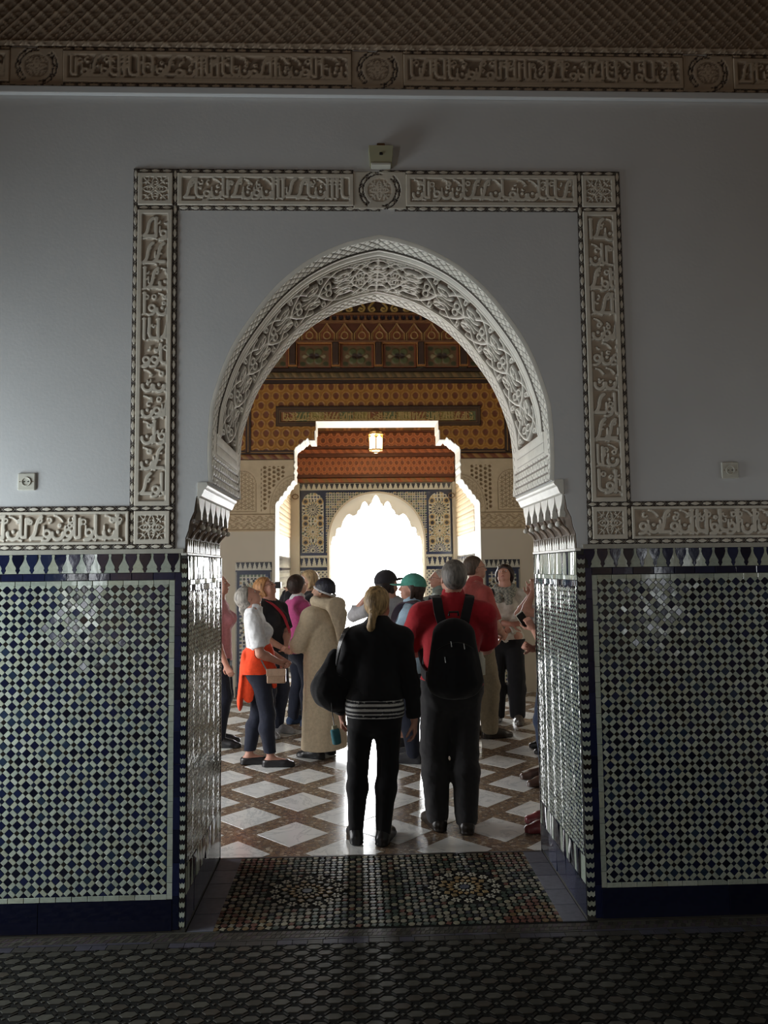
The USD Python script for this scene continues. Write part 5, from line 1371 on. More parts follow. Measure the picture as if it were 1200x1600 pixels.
# garments -------------------------------------------------------
def shirt(g=.012, sleeve=.62, loose=.012, hem=None, extra=None):
    def fn(B, F):
        B.torso(F, g)
        for k in (0, 1): B.arm(F, k, g, sleeve, loose)
        if hem is not None and hem < .47:                        # skirt of a long top
            F.limb(B.hipc + [0, 0, .02 * B.H], np.array([0, B.hipc[1], hem * B.H - .03]), .098 * B.H * B.b + g, .102 * B.H * B.b + g, .05, ((0, 1, 0), .78))
        F.ball(B.hd(0, .022, .035), np.array([.036, .04, .034]) * B.H, B.HR, .01, 's'); F.limb(B.neck0 + [0, 0, .03 * B.H], B.neck1 + [0, .01, .03], .046 * B.H, .055 * B.H, .008, op='s')
        if extra: extra(B, F)
    return fn
def above(B, z, slope=0.0): return lambda X, Y, Z: (z * B.H + slope * Y) - Z + 0 * X + 0 * Y
def trousers(g=.009, loose=.012):
    def fn(B, F):
        h = B.H
        F.limb(B.hipc + [0, 0, -.015 * h], B.waist, (.094 if B.f else .088) * h * B.b + g, (.076 if B.f else .086) * h * B.b + g, .05, ((0, 1, 0), .76))
        for k in (0, 1):
            F.ball(B.hip[k] + [0, -.018 * h, .012 * h], np.array([.058, .060, .062]) * h * B.b + g, k=.05); B.leg(F, k, g, loose)
    return fn
def trouser_cut(B, hi=.585, lo=.035):
    return lambda X, Y, Z: np.maximum(Z - hi * B.H, lo * B.H - Z) + 0 * X + 0 * Y
def shoes(g=.004, sole=True):
    def fn(B, F):
        for k in (0, 1):
            B.foot(F, k, g)
            if sole:
                a = B.ank[k]; t = B.feet[k]; h = B.H; z = lambda p, q: np.array([p[0], p[1], q])
                F.limb(z(a - t * .024 * h, .009), z(a + t * .108 * h, .009), .027 * h, .026 * h, .006, ((0, 0, 1), .42))
    return fn
def shoe_cut(B, top=.058): return lambda X, Y, Z: Z - top * B.H + 0 * X + 0 * Y

# hair -----------------------------------------------------------
def _scalp(B, G, t=.006, back=0.0, face=.030, low=.030, slope=.9):
    h, R = B.H, B.HR
    G.ball(B.hd(0, -.010 - back, .080), np.array([.0455 + t, .0560 + t, .0505 + t]) * h, R, 0); G.ball(B.hd(0, -.022 - back, .060), np.array([.041 + t, .040 + t, .040 + t]) * h, R, .02)
def _front(B, G, y=.022, z0=.085, lowz=.022):
    """open the face: keep hair behind a slanted line and above the nape"""
    R, o, h = B.HR, B.hp, B.H
    def f(X, Y, Z):
        p = [X - o[0], Y - o[1], Z - o[2]]; yy = sum(R[j, 1] * p[j] for j in range(3)) / h; zz = sum(R[j, 2] * p[j] for j in range(3)) / h
        return h * np.maximum(yy - (y + .9 * np.clip(zz - z0, -.03, .05)), lowz - zz + .25 * np.clip(yy + .0, 0, .05))
    G.keep(f)
def hair_short(B, G): _scalp(B, G, .005); _front(B, G, .012, .085, .028)
def hair_full(B, G): _scalp(B, G, .013, .004); _front(B, G, .020, .082, .012)
def hair_bob(B, G):
    h = B.H; _scalp(B, G, .012)
    for q in (-1, 1): G.limb(B.hd(q * .040, -.006, .075), B.hd(q * .043, -.004, .018), .020 * h, .016 * h, .02)
    G.limb(B.hd(0, -.035, .06), B.hd(0, -.035, .012), .036 * h, .034 * h, .02); _front(B, G, .028, .082, .004)
def hair_fringe(B, G):
    h = B.H; _scalp(B, G, .013)
    for q in (-1, 1): G.limb(B.hd(q * .042, .006, .075), B.hd(q * .044, .002, .030), .020 * h, .015 * h, .02)
    _front(B, G, .036, .075, .018)
def hair_pony(B, G):
    h = B.H; _scalp(B, G, .006); _front(B, G, .014, .085, .024)
    G.ball(B.hd(0, -.066, .036), .016 * h, None, .015); G.limb(B.hd(0, -.068, .034), B.hd(-.012, -.074, -.016), .017 * h, .016 * h, .015); G.limb(B.hd(-.012, -.074, -.016), B.hd(-.020, -.066, -.052), .015 * h, .006 * h, .012)
def hair_fringe_ring(B, G): _scalp(B, G, .0025); _front(B, G, .000, .070, .026)
def hair_crop(B, G): _scalp(B, G, .0028); _front(B, G, .020, .088, .026)

# ------------------------------------------------------------------ the visitors
BLK, INK, DGREY, WHT = np.array([.012, .012, .014]), np.array([.016, .019, .032]), np.array([.035, .034, .036]), np.array([.64, .65, .66])
def to_world(p, rz, q):
    a = math.radians(rz); q = np.asarray(q, float); c, s = math.cos(a), math.sin(a)
    return np.stack([p[0] + q[..., 0] * c - q[..., 1] * s, p[1] + q[..., 0] * s + q[..., 1] * c, q[..., 2] + .0022], -1)
def strap(pts, w, t, n=26):
    """a flat band along points; its width lies across the surface normal given with each point (p, normal)"""
    P = np.array([a for a, _ in pts], float); N = np.array([b for _, b in pts], float)
    s = np.linspace(0, len(P) - 1, n); from_ = [PchipInterpolator(range(len(P)), P[:, k]) for k in range(3)]
    C = np.stack([f(s) for f in from_], 1); M = np.stack([np.interp(s, range(len(P)), N[:, k]) for k in range(3)], 1); M /= np.linalg.norm(M, axis=1, keepdims=True)
    T_ = np.gradient(C, axis=0); T_ /= np.linalg.norm(T_, axis=1, keepdims=True) + 1e-9; W = np.cross(T_, M); W /= np.linalg.norm(W, axis=1, keepdims=True) + 1e-9
    V = np.vstack([C + W * w / 2, C - W * w / 2, C - W * w / 2 + M * t, C + W * w / 2 + M * t]); F = []
    for i in range(n - 1):
        for a, b in ((0, 1), (1, 2), (2, 3), (3, 0)): F.append((a * n + i, a * n + i + 1, b * n + i + 1, b * n + i))
    F += [(0, n, 2 * n, 3 * n), (n - 1, 4 * n - 1, 3 * n - 1, 2 * n - 1)]
    return V, np.array(F)
def blob(lo, hi, res, build, rip=0):
    G = Field(lo, hi, res); build(G)
    if rip: G.ripple(rip, 30, 5)
    return slim(G.mesh(), .0004)

# 1 woman in front, from behind
B1 = Body(1.575, .96, True, lean=-1, head=(-14, 10, 0), side=3.0, feet=((-.128, .0, 12), (.045, -.02, -14)),
          arms={'L': dict(up=(-.30, .04, -1), fore=(-.02, .35, -.9), curl=.9), 'R': dict(up=(.20, -.02, -1), fore=(.06, .12, -1), curl=.5, palm=(-1, .2, 0))}, shoulders=.94)
def stripes(V): return np.where((np.floor(V[:, 2] / .0135) % 2)[:, None] > 0, np.array([.60, .60, .58]), np.array([.015, .015, .02]))
def cardigan(B, F):
    B.torso(F, .020)
    for k in (0, 1): B.arm(F, k, .013, 1.93, .008)
    F.limb(B.waist, [0, -.005, .885 - .02], .094 * B.H, .100 * B.H, .05, ((0, 1, 0), .80)); F.ball(B.hd(0, .02, .04), .05 * B.H, None, .01, 's')
P1 = (-.035, 1.12); R1 = -4
person('blond woman in a black cardigan and striped shirt, nearest of the group, from behind', P1, R1, B1, 'rosy', [
    ('trousers', trousers(.006, .006), BLK, 'cloth', .003, trouser_cut(B1, .55, .03)),
    ('striped_shirt', shirt(.013, .4, .01, .44), stripes, 'cloth', .002, lambda X, Y, Z: np.maximum(.775 - Z, Z - .95) + 0 * X + 0 * Y),
    ('cardigan', cardigan, BLK * 1.2, 'cloth', .005, lambda X, Y, Z: (.882 + .10 * np.clip(np.abs(X) - .20, 0, 1) * -4 - Z) * (np.abs(X) < .19) - .5 * (np.abs(X) >= .19) + 0 * Y),
    ('shoes', shoes(.004), BLK, 'leather', 0, shoe_cut(B1))], hair_pony, (.46, .31, .15), res=.0066)
bw = lambda *q: to_world(P1, R1, q)
hb = thing('shoulder_bag', 'large slouchy black bag hanging from the shoulder of the blond woman', 'bag')
bc = bw(-.275, .02, .98)
def bag1(G):
    G.limb(bc + [.015, 0, .16], bc + [-.015, 0, -.05], .045, .105, .05, ((0, 1, 0), .80)); G.limb(bc + [-.02, -.02, -.02], bc + [.03, .02, -.10], .105, .095, .05, ((0, 1, 0), .85))
put('body', clear_of(blob(bc - .32, bc + .32, .009, bag1, .006)), 'cloth', hb, smooth=True, tint=BLK)
put('strap', clear_of(strap([(bw(-.235, -.06, 1.10), (-1, -.2, 0)), (bw(-.205, -.085, 1.24), (-.6, -.5, .3)), (bw(-.165, -.03, 1.322), (-.2, 0, 1)), (bw(-.20, .075, 1.26), (-.5, .5, .3)), (bw(-.255, .09, 1.10), (-.8, .4, 0))], .035, .005, 60)), 'leather', hb, tint=BLK)
put('clasp', rbox(bc + [.075, -.105, -.25], bc + [.083, -.098, -.235], .002), 'steel', hb)
bt = thing('water_bottle', 'teal bottle pouch dangling below the black shoulder bag', 'bottle')
p0 = bw(-.240, -.085, .665); ax = unit((.16, 0, -1)); q0 = p0 - ax * .045
put('pouch', tube([q0 + ax * t for t in (0, .006, .05, .088, .094)], [.020, .029, .030, .028, .020], 14), 'cloth', bt, smooth=True, tint=(.06, .20, .24))
put('cap', tube([q0 - ax * .022, q0 - ax * .002], [.016, .018], 12), 'plastic_box', bt); put('cord', tube([q0 - ax * .02, bw(-.262, -.05, .78), bw(-.27, -.06, .87)], .003, 6), 'black_plastic', bt)

# 2 man in red with a backpack
B2 = Body(1.745, 1.06, False, lean=-1, side=2.2, head=(4, 14, 0), feet=((-.105, .0, 14), (.075, -.07, -6)), shoulders=1.03,
          arms={'L': dict(hand_at=(-.10, .34, 1.10), pole=(-.9, -.25, -.55), curl=.9), 'R': dict(hand_at=(.10, .36, 1.10), pole=(.9, -.25, -.55), curl=.9)})
P2 = (.475, 1.34); R2 = 2
def collar(B, F):
    h = B.H; F.limb(B.neck0 + [0, -.002, .012 * h], B.neck1 + [0, .0, -.010 * h], .050 * h, .043 * h, .01)
    F.ball(B.neck1 + [0, .03, .02 * h], .034 * h, None, .008, 's')
person('man in a red polo shirt and dark trousers seen from behind', P2, R2, B2, 'rosy', [
    ('trousers', trousers(.013, .020), DGREY, 'cloth', .005, trouser_cut(B2, .555, .025)),
    ('polo_shirt', shirt(.015, .86, .020, .50, collar), np.array([.40, .018, .028]), 'cloth', .005, lambda X, Y, Z: (.925 - Z) * (np.abs(X) < .26) - .4 * (np.abs(X) >= .26) + 0 * Y),
    ('shoes', shoes(.008), np.array([.02, .015, .012]), 'leather', 0, shoe_cut(B2))], hair_crop, (.17, .155, .14), res=.0068)
m2 = lambda *q: to_world(P2, R2, q)
bp = thing('backpack', 'black backpack on the back of the man in red', 'backpack')
c2 = m2(-.015, -.255, 1.12)
def pack(G):
    y = (0, 1, 0)
    for q in (-1, 1): G.limb(c2 + [q * .050, 0, .15], c2 + [q * .075, 0, -.13], .085, .105, .06, (y, .80))
    G.limb(c2 + [0, 0, .17], c2 + [0, 0, -.13], .085, .115, .05, (y, .80))
    for q in (-1, 1): G.limb(c2 + [q * .045, -.055, .015], c2 + [q * .060, -.055, -.12], .065, .078, .03, (y, .75))
    G.limb(c2 + [-.03, -.05, .09], c2 + [.03, -.05, .09], .045, .045, .04, (y, .6))
put('body', clear_of(blob(c2 - .34, c2 + .34, .008, pack, .002)), 'cloth', bp, smooth=True, tint=BLK * 1.1)
for s in (-1, 1):
    pts = [(m2(-.01 + s * .070, -.205, 1.34), (0, -1, .2)), (m2(-.005 + s * .092, -.165, 1.42), (0, -.9, .4)), (m2(.01 + s * .110, -.095, 1.495), (0, -.5, .9)), (m2(.015 + s * .116, .015, 1.500), (0, .3, .9)), (m2(.015 + s * .128, .105, 1.42), (0, 1, .3)), (m2(s * .155, .125, 1.28), (0, 1, 0)), (m2(s * .19, .04, 1.08), (s, .3, 0)), (m2(s * .17, -.13, 1.0), (s, -.3, 0))]
    put('strap', clear_of(strap(pts, .062, .012, 90)), 'cloth', bp, tint=BLK * 1.4)
put('grab_handle', tube([c2 + [-.03, .0, .275], c2 + [-.028, -.012, .298], c2 + [.028, -.012, .298], c2 + [.03, .0, .275]], .007, 8), 'black_plastic', bp, smooth=True)
pz = np.linspace(-1, 1, 20); put('zip', tube(np.array([c2 + [.118 * t, -.108 + .03 * abs(t)**2, .115 - .05 * t * t] for t in pz]), .0035, 6), 'black_plastic', bp)
for dx, dz in ((-.035, .125), (.045, .11), (-.075, .03)): put('zip_pull', tube([c2 + [dx, -.122, dz], c2 + [dx + .004, -.126, dz - .035]], .004, 6), 'steel', bp)
put('side_bottle', tube([c2 + [.168, .02, -.10], c2 + [.170, .02, .0], c2 + [.170, .02, .012], c2 + [.170, .02, .04]], [.03, .03, .02, .014], 12), 'plastic_cream', bp, smooth=True)

# 3 woman in white polo with an orange jacket round her waist
B3 = Body(1.575, .96, True, lean=-4, head=(6, 40, 0), feet=((-.055, -.085, 0), (.065, .105, -8)),
          arms={'L': dict(hand_at=(-.035, .205, .90), pole=(-.7, -.6, -.3), curl=1.0, hand=(.5, .6, -.4)), 'R': dict(hand_at=(.05, .19, .885), pole=(.7, -.7, -.3), curl=1.0, hand=(-.5, .6, -.3))})
P3 = (-1.015, 3.05); R3 = -84
def jacket(B, F):
    h = B.H; F.limb(B.hipc + [0, .004, .066 * h], B.hipc + [0, -.006, -.015 * h], .104 * h, .116 * h, .02, ((0, 1, 0), .84))
    for k in (0, 1): F.ball(B.hip[k] + [0, -.020 * h, .020 * h], np.array([.058, .060, .055]) * h + .026, k=.04)
    F.keep(lambda X, Y, Z: .80 - Z + 0 * X + 0 * Y)
    F.limb([.02, -.125, .90], [.04, -.160, .57], .100, .090, .03, ((0, 1, 0), .30)); F.limb([-.05, -.12, .88], [-.07, -.13, .66], .07, .06, .03, ((0, 1, 0), .30))
    F.limb([.10, -.05, .88], [.105, -.085, .60], .055, .045, .03, ((1, 0, 0), .32)); F.ball([.04, .125, .835], .03, None, .01); F.limb([.04, .13, .83], [.07, .135, .69], .022, .026, .01)
    F.limb([.115, .02, .875], [.05, .125, .84], .028, .022, .02)
def polo_collar(B, F): collar(B, F)
person('grey haired woman looking up, white polo shirt, orange jacket tied round her waist', P3, R3, B3, 'rosy', [
    ('jeans', trousers(.007, .008), INK * 1.2, 'cloth', .004, trouser_cut(B3, .56, .075)),
    ('polo_shirt', shirt(.013, .80, .016, .53, polo_collar), WHT * 1.1, 'cloth', .005, above(B3, .545)),
    ('tied_jacket', jacket, np.array([.85, .075, .022]), 'cloth', .005, None),
    ('loafers', shoes(.004), BLK, 'leather', 0, lambda X, Y, Z: Z - .062 + .25 * np.clip(np.abs(X) * 0, 0, 1) + 0 * Y)], hair_pony, (.30, .28, .245))
m3_ = lambda *q: to_world(P3, R3, q)
b3 = thing('handbag', 'small tan crossbody bag held in front by the woman with the orange jacket', 'bag')
cb3 = m3_(.235, .15, .80)
put('body', rbox(cb3 + [-.075, -.035, -.065], cb3 + [.085, .035, .055], .012), 'leather', b3, smooth=40, tint=(.30, .19, .12))
put('flap', rbox(cb3 + [-.078, -.042, .0], cb3 + [.088, -.030, .060], .005), 'leather', b3, smooth=40, tint=(.34, .22, .145))
put('strap', clear_of(strap([(cb3 + [-.075, 0, .04], (0, -1, 0)), (m3_(.175, .0, .98), (0, -1, 0)), (m3_(.165, -.06, 1.14), (-.3, -.9, 0)), (m3_(.06, -.10, 1.27), (-1, 0, .2)), (m3_(-.06, -.04, 1.315), (-.3, .2, 1))], .012, .004, 70)), 'leather', b3, tint=(.06, .04, .035))

# 4 woman in a black T-shirt, spectacles, red strap
B4 = Body(1.62, 1.06, True, lean=-3, head=(22, 30, 0), feet=((-.10, 0, 12), (.10, .03, -12)),
          arms={'L': dict(hand_at=(.02, .235, .93), pole=(-.8, -.4, -.4), curl=1.0), 'R': dict(hand_at=(.06, .22, .90), pole=(.8, -.5, -.4), curl=1.0)})
P4 = (-1.045, 4.30); R4 = -128
def strap4(p, B):
    put('shoulder_strap', strap([((.10, -.14, 1.28), (0, -1, 0)), ((.085, -.04, 1.385), (0, -.2, 1)), ((.05, .10, 1.32), (0, 1, .4)), ((-.02, .165, 1.20), (0, 1, 0)), ((-.09, .16, 1.08), (-.2, 1, 0)), ((-.16, .08, .97), (-1, .6, 0))], .035, .006, 26), 'cloth', p, tint=(.42, .02, .04))
person('woman in a black T-shirt with spectacles and a red shoulder strap, looking up', P4, R4, B4, 'rosy', [
    ('jeans', trousers(.008, .010), INK * 1.4, 'cloth', .004, trouser_cut(B4, .52, .03)), ('t_shirt', shirt(.015, .82, .016, .50), BLK * 1.6, 'cloth', .004, above(B4, .50)),
    ('shoes', shoes(.006), np.array([.25, .25, .26]), 'leather', 0, shoe_cut(B4))], hair_bob, (.42, .21, .085), glasses=True, extras=strap4)

# 5 woman in pink
B5 = Body(1.62, 1.0, True, head=(18, 8, 0), feet=((-.10, -.02, 6), (.10, .06, -6)), arms={'L': dict(hand_at=(-.05, .27, .98), pole=(-.8, -.3, -.5), curl=.8), 'R': dict(hand_at=(.06, .28, 1.0), pole=(.8, -.4, -.5), curl=.8)})
P5 = (-.80, 4.74); R5 = -62
person('dark haired woman in a bright pink cardigan with a white collar', P5, R5, B5, 'fair', [
    ('trousers', trousers(.010, .014), INK, 'cloth', .004, trouser_cut(B5, .515, .03)), ('white_blouse', shirt(.009, 1.88, .006, .50, polo_collar), WHT, 'cloth', .003, above(B5, .52)),
    ('pink_cardigan', shirt(.017, .96, .014, .47), np.array([.50, .085, .24]), 'cloth', .005, above(B5, .485)),
    ('sneakers', shoes(.008), np.array([.03, .05, .10]), 'cloth', 0, shoe_cut(B5))], hair_full, (.035, .02, .014))

# 6 fair woman with a camera behind
B6 = Body(1.67, 1.0, True, head=(0, 10, 0), arms={'L': dict(hand_at=(-.05, .22, 1.44), pole=(-.8, 0, -.9), curl=1.0), 'R': dict(hand_at=(.06, .22, 1.44), pole=(.8, 0, -.9), curl=1.0)})
P6 = (-.74, 5.35); R6 = 105
person('fair haired woman in black lifting a camera, beyond the woman in pink', P6, R6, B6, 'fair', [
    ('trousers', trousers(.010, .012), INK, 'cloth', .003, trouser_cut(B6, 0.490, .03)), ('jacket', shirt(.018, 1.9, .012, .47), BLK * 1.4, 'cloth', .004, above(B6, .47)), ('shoes', shoes(.006), BLK, 'leather', 0, shoe_cut(B6))], hair_bob, (.46, .33, .18), res=.009)
c6 = to_world(P6, R6, (0, .345, 1.52)); k = thing('compact_camera', 'small black camera held up by the fair haired woman in black', 'camera')
put('body', rbox(c6 - [.035, .06, .04], c6 + [.035, .06, .035], .006), 'black_plastic', k); put('lens', tube([c6 + [-.03, 0, 0], c6 + [-.07, 0, 0]], [.026, .024], 14), 'black_plastic', k)

# 7 man in a hooded robe
B7 = Body(1.60, 1.10, False, head=(18, 4, 0), feet=((-.10, .0, 10), (.10, .03, -12)), arms={'L': dict(hand_at=(-.05, .22, 1.02), pole=(-.9, -.3, -.5), curl=.8), 'R': dict(hand_at=(.08, .22, 1.02), pole=(.9, -.3, -.5), curl=.8)})
P7 = (-.455, 3.32); R7 = 52
def robe(B, F):
    h = B.H; B.torso(F, .026)
    for k in (0, 1): B.arm(F, k, .026, 1.86, .035)
    F.limb(B.hipc + [0, 0, .04 * h], [0, .0, .05], .122 * h, .150 * h, .06, ((0, 1, 0), .80)); F.ball(B.hd(0, .03, .04), .05 * h, None, .01, 's')
def hood(B, F):
    h = B.H
    a = np.linspace(-2.5, 2.5, 15)
    P = [B.neck0 + np.array([.078 * h * math.sin(t), -.074 * h * math.cos(t) * (1 if abs(t) < 1.6 else .7) - .012 * h, .030 * h + .012 * h * (1 - math.cos(t))]) for t in a]
    for i in range(14): F.limb(P[i], P[i + 1], .027 * h, .027 * h, .02)
    F.limb([0, -.155, 1.325], [.0, -.175, 1.12], .115, .030, .05, ((0, 1, 0), .30)); F.limb([-.07, -.135, 1.34], [.0, -.18, 1.20], .028, .022, .03); F.limb([.07, -.135, 1.34], [.0, -.18, 1.20], .028, .022, .03); F.limb([.0, -.17, 1.14], [.0, -.18, 1.04], .026, .012, .03)
def beanie(B, G):
    h = B.H; _scalp(B, G, .0075); _front(B, G, .035, .082, .050)
def beanie_band(B, F):
    R = B.HR; h = B.H; a = np.linspace(0, 2 * np.pi, 29)
    P = [B.hd(.0525 * math.sin(t), -.010 + .0635 * math.cos(t), .055 + .022 * (math.cos(t) + .2)) for t in a]
    for i in range(28): F.limb(P[i], P[i + 1], .0062 * h, .0062 * h, .004)
person('man in a long beige hooded robe and dark cap, seen from behind', P7, R7, B7, 'tan', [
    ('robe', robe, np.array([.64, .53, .37]), 'cloth', .006, above(B7, .052)), ('hood', hood, np.array([.66, .55, .39]), 'cloth', .005, None),
    ('shoes', shoes(.006), BLK, 'leather', 0, shoe_cut(B7)), ('cap_band', beanie_band, WHT * .8, 'cloth', 0, None)], beanie, (.016, .017, .028))

# 8 person in a green cap
B8 = Body(1.62, 1.02, True, head=(10, 6, 0), feet=((-.09, -.02, 4), (.09, .04, -6)), arms={'L': dict(hand_at=(-.04, .26, 1.05), pole=(-.8, -.3, -.6), curl=.9), 'R': dict(hand_at=(.06, .26, 1.05), pole=(.8, -.3, -.6), curl=.9)})
P8 = (.345, 3.10); R8 = 72
def cap(B, F):
    h = B.H; F.ball(B.hd(0, -.010, .082), np.array([.0615, .0725, .0640]) * h, B.HR, 0); o, R = B.hp, B.HR
    F.keep(lambda X, Y, Z: .074 * h - (R[0, 2] * (X - o[0]) + R[1, 2] * (Y - o[1]) + R[2, 2] * (Z - o[2])))
    F.limb(B.hd(0, .035, .078), B.hd(0, .088, .072), .046 * h, .038 * h, .01, (R[:, 2], .16))
person('person in a green cap and pale blue shirt, facing the bright arch in profile', P8, R8, B8, 'rosy', [
    ('trousers', trousers(.010, .014), INK, 'cloth', .003, trouser_cut(B8, 0.500, .03)), ('blue_shirt', shirt(.014, .92, .016, .48, polo_collar), np.array([.36, .50, .62]), 'cloth', .006, above(B8, .48)),
    ('cap', cap, np.array([.09, .33, .26]), 'cloth', 0, None), ('shoes', shoes(.008), np.array([.05, .05, .055]), 'cloth', 0, shoe_cut(B8))], hair_bob, (.05, .03, .022))
m8 = lambda *q: to_world(P8, R8, q)
k = thing('rucksack', 'green and grey rucksack on the person in the green cap', 'backpack'); c8 = m8(.0, -.265, 1.12)
put('body', clear_of(blob(c8 - .28, c8 + .28, .009, lambda G: (G.limb(c8 + [0, 0, .12], c8 + [.01, 0, -.13], .11, .135, .05, ((1, 0, 0), .62))), .004)), 'cloth', k, smooth=True, tint=(.07, .13, .055))
for s in (-1, 1):
    put('strap', clear_of(strap([(m8(s * .08, -.14, 1.30), (0, -1, .3)), (m8(s * .105, -.05, 1.395), (0, -.3, 1)), (m8(s * .11, .06, 1.375), (0, .5, 1)), (m8(s * .12, .135, 1.24), (0, 1, .2)), (m8(s * .15, .09, 1.05), (s, .6, 0)), (m8(s * .13, -.10, .98), (s, -.4, 0))], .055, .012, 80)), 'cloth', k, tint=(.075, .05, .065))

# 9 person in a dark peaked hat, arms raised
B9 = Body(1.655, 1.0, True, head=(-55, 10, 0), feet=((-.06, -.02, 6), (.12, -.05, -6)), arms={'L': dict(hand_at=(-.215, .10, 1.42), pole=(-.2, -.2, -1), curl=.9, hand=(.3, .2, .9)), 'R': dict(hand_at=(-.10, .20, 1.42), pole=(.5, -.1, -1), curl=.9, hand=(-.3, .2, .9))})
P9 = (.165, 3.66); R9 = 0
person('person in a dark peaked hat with raised hands, silhouetted before the garden arch', P9, R9, B9, 'rosy', [
    ('trousers', trousers(.012, .018), np.array([.40, .33, .25]), 'cloth', .005, trouser_cut(B9, 0.490, .12)), ('shirt', shirt(.016, 1.3, .02, .47), np.array([.38, .38, .40]), 'cloth', .005, above(B9, .47)),
    ('hat', cap, np.array([.035, .032, .036]), 'cloth', 0, None), ('shoes', shoes(.008), np.array([.03, .03, .035]), 'cloth', 0, shoe_cut(B9))], hair_bob, (.03, .018, .014), res=.009)

# 10 bald man with raised arms
B10 = Body(1.67, 1.08, False, head=(8, 8, 0), arms={'L': dict(hand_at=(-.05, .30, 1.40), pole=(-.9, 0, -.7), curl=1.0), 'R': dict(hand_at=(.05, .30, 1.40), pole=(.9, 0, -.6), curl=1.0)})
P10 = (.81, 5.18); R10 = 82
person('balding man in a grey green shirt lifting his hands, beside the garden arch', P10, R10, B10, 'rosy', [
    ('trousers', trousers(.012, .02), DGREY * 2, 'cloth', .004, trouser_cut(B10, 0.490, .03)), ('grey_shirt', shirt(.016, 1.7, .016, .47, polo_collar), np.array([.24, .29, .26]), 'cloth', .005, above(B10, .47)), ('shoes', shoes(.006), BLK, 'leather', 0, shoe_cut(B10))], hair_fringe_ring, (.42, .38, .33), glasses=True, res=.009)

# 11 man in a pinkish shirt and khaki trousers
B11 = Body(1.80, 1.04, False, head=(-4, 6, 0), feet=((-.09, -.06, 6), (.10, .08, -8)), arms={'L': dict(hand_at=(-.10, .25, 1.05), pole=(-.8, -.4, -.4)), 'R': dict(hand_at=(.10, .25, 1.02), pole=(.8, -.5, -.4))})
P11 = (1.06, 4.0); R11 = -72
person('man in spectacles, faded red shirt and khaki trousers, behind the backpack man', P11, R11, B11, 'rosy', [
    ('khaki_trousers', trousers(.016, .026), np.array([.25, .205, .135]), 'cloth', .006, trouser_cut(B11, .50, .025)), ('red_shirt', shirt(.017, .9, .02, .48, polo_collar), np.array([.40, .085, .075]), 'cloth', .005, above(B11, .48)), ('shoes', shoes(.008), np.array([.035, .028, .022]), 'leather', 0, shoe_cut(B11))], hair_short, (.10, .07, .05), glasses=True)

# 12 woman with a scarf looking up
B12 = Body(1.725, .98, True, lean=-3, head=(-8, 30, 6), feet=((-.11, .0, 14), (.11, .03, -10)), arms={'R': dict(hand_at=(-.09, .215, 1.08), pole=(.8, -.3, -.5), curl=.8, hand=(-.9, .2, .1)), 'L': dict(hand_at=(.02, .23, .96), pole=(-.8, -.3, -.6), curl=.7, hand=(.3, .2, -.9))})
P12 = (1.50, 4.72); R12 = 162
def scarf(B, F):
    h = B.H; a = np.linspace(0, 2 * np.pi, 21)
    for r_, z_, t_ in ((.056, .022, .024), (.064, .004, .025), (.068, -.014, .023)):
        P = [B.neck0 + np.array([r_ * h * math.sin(t), (.010 + r_ * .86 * math.cos(t)) * h, z_ * h - .016 * h * math.cos(t)]) for t in a]
        for i in range(20): F.limb(P[i], P[i + 1], t_ * h * .8, t_ * h * .8, .006)
    F.limb(B.neck0 + np.array([-.03, .09, -.03]) * h, B.neck0 + np.array([-.035, .095, -.075]) * h, .026 * h, .026 * h, .02, ((0, 1, 0), .5)); F.limb(B.neck0 + np.array([.03, .09, -.03]) * h, B.neck0 + np.array([.03, .095, -.055]) * h, .024 * h, .024 * h, .02, ((0, 1, 0), .5))
def scarf_col(V): 
    s = np.sin(V[:, 0] * 150 + 2 * np.sin(V[:, 2] * 60)) * np.sin(V[:, 2] * 140 + V[:, 1] * 90); return np.where(s[:, None] > 0, np.array([.34, .34, .28]), np.array([.17, .18, .16]))
def extra12(p, B):
    put('bag_strap', strap([((.12, -.09, 1.40), (0, -1, .2)), ((.125, .0, 1.455), (0, 0, 1)), ((.125, .09, 1.38), (0, 1, .3)), ((.135, .115, 1.22), (0, 1, 0)), ((.155, .08, 1.05), (.8, .8, 0)), ((.17, .0, .98), (1, 0, 0))], .035, .008, 24), 'cloth', p, tint=BLK)
    g = []
    for q in (-1, 1):
        a = np.linspace(0, 2 * np.pi, 18); g.append(tube(np.array([B.hd(q * .022 + .017 * math.cos(t), .046 - .012 * abs(math.cos(t)), .118 + .012 * math.sin(t)) for t in a]), .003, 6))
    g.append(tube([B.hd(-.006, .048, .120), B.hd(.006, .048, .120)], .003, 6)); put('sunglasses', cat_mesh(g), 'spectacle', p)
person('dark haired woman in an off-white top with a grey scarf, arms crossed, looking up', P12, R12, B12, 'rosy', [
    ('trousers', trousers(.012, .034), BLK * 1.3, 'cloth', .005, trouser_cut(B12, .525, .025)), ('top', shirt(.014, 1.55, .012, .50), np.array([.56, .52, .45]), 'cloth', .005, above(B12, .505)),
    ('scarf', scarf, scarf_col, 'cloth', .004, None), ('shoes', shoes(.008), np.array([.10, .085, .07]), 'leather', 0, shoe_cut(B12))], hair_fringe, (.028, .014, .012), extras=extra12)

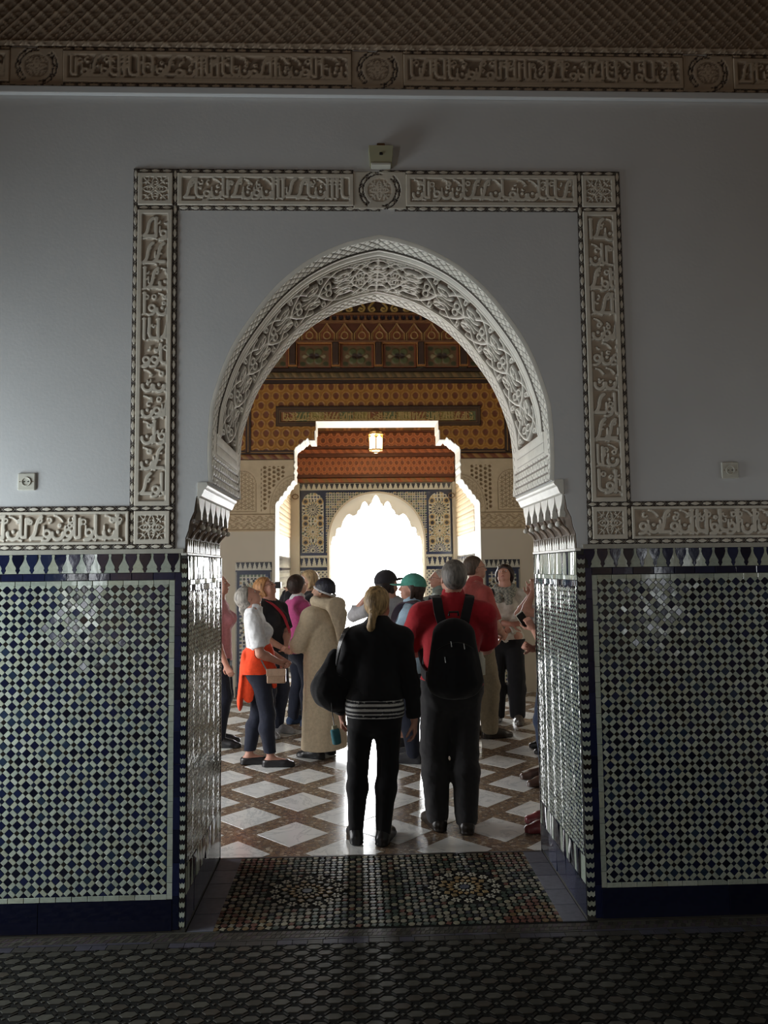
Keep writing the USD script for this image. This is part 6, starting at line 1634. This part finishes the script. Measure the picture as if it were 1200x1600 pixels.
# 13 person with a phone at the right jamb
B13 = Body(1.62, 1.0, True, head=(0, 4, 0), feet=((-.08, .05, 4), (.10, .06, -4)), arms={'L': dict(hand_at=(-.02, .16, 1.19), pole=(-.8, -.3, -.7), curl=.9, hand=(.1, .5, .9)), 'R': dict(hand_at=(.10, .15, 1.03), pole=(.8, -.3, -.7), curl=1.0, hand=(-.3, .8, .4))})
P13 = (1.425, 2.33); R13 = 90
person('person in dark clothes holding up a phone, mostly hidden by the right jamb', P13, R13, B13, 'rosy', [
    ('jeans', trousers(.010, .012), np.array([.035, .05, .09]), 'cloth', .004, trouser_cut(B13, 0.490, .03)), ('dark_top', shirt(.015, 1.2, .015, .47), np.array([.03, .026, .035]), 'cloth', .004, above(B13, .47)), ('shoes', shoes(.006), np.array([.055, .028, .02]), 'leather', 0, shoe_cut(B13))], hair_bob, (.05, .03, .02))
k = thing('phone', 'dark phone in a white case held up beside the right jamb', 'phone'); pc = to_world(P13, R13, (.03, .235, 1.275))
d1, d2 = unit((-.55, -.25, .78)), unit((.1, -1, -.15)); d2 = unit(d2 - (d2 @ d1) * d1); d3 = np.cross(d1, d2)
bx_ = rbox((-.070, -.034, -.005), (.070, .034, .005), .004); put('case', (pc + bx_[0][:, :1] * d1 + bx_[0][:, 1:2] * d3 + bx_[0][:, 2:] * d2, bx_[1]), 'plastic_cream', k)
bx_ = rbox((-.062, -.031, .004), (.062, .031, .0065), .001); put('screen', (pc + bx_[0][:, :1] * d1 + bx_[0][:, 1:2] * d3 + bx_[0][:, 2:] * d2, bx_[1]), 'black_plastic', k)

# 14 person with a raised arm
B14 = Body(1.60, 1.0, True, head=(0, 12, 0), arms={'L': dict(hand_at=(-.02, .16, 1.47), pole=(-.5, .5, -.9), curl=.9, hand=(.1, -.1, 1)), 'R': dict(hand_at=(.10, .17, 1.42), pole=(.7, .3, -.9), curl=.9, hand=(0, 0, 1))})
P14 = (1.665, 3.36); R14 = 88
person('person in a white top raising one arm beside the woman with the scarf', P14, R14, B14, 'rosy', [
    ('trousers', trousers(.010, .014), BLK, 'cloth', .003, trouser_cut(B14, 0.490, .03)), ('white_top', shirt(.015, .7, .015, .47), np.array([.52, .50, .48]), 'cloth', .004, above(B14, .47)), ('shoes', shoes(.006), BLK, 'leather', 0, shoe_cut(B14))], hair_bob, (.06, .035, .02), res=.009)

# 15 person behind the right jamb, only a shoe shows
B15 = Body(1.64, 1.0, True, feet=((-.08, .10, 0), (.09, .06, -4)))
person('person behind the right jamb with one burgundy shoe showing', (1.235, 1.30), 90, B15, 'fair', [
    ('trousers', trousers(.010, .012), INK, 'cloth', .003, trouser_cut(B15, 0.490, .03)), ('shirt', shirt(.015, .8, .015, .47), np.array([.1, .1, .12]), 'cloth', .004, above(B15, .47)), ('shoes', shoes(.006), np.array([.17, .03, .035]), 'leather', 0, shoe_cut(B15))], hair_short, (.05, .03, .02), res=.010, hands=True)

# 16 person in a pink shirt at the left jamb
B16 = Body(1.66, 1.05, True, head=(0, 10, 0), feet=((-.10, -.02, 4), (.10, .03, -4)), arms={'R': dict(up=(.2, .1, -1), fore=(-.05, .45, -1), curl=.6)})
P16 = (-1.515, 3.85); R16 = -92
def watch(p, B):
    w, d = B.wri[1], B.hdir[1]; put('watch_strap', tube([w - d * .022, w - d * .004], [.0235, .0235], 14), 'black_plastic', p)
person('person in a pink shirt half hidden by the left jamb', P16, R16, B16, 'rosy', [
    ('trousers', trousers(.010, .014), INK, 'cloth', .003, trouser_cut(B16, .51, .03)), ('pink_shirt', shirt(.015, .85, .016, .49), np.array([.56, .25, .28]), 'cloth', .004, above(B16, .49)), ('shoes', shoes(.006), BLK, 'leather', 0, shoe_cut(B16))], hair_short, (.12, .07, .04), res=.009, extras=watch)
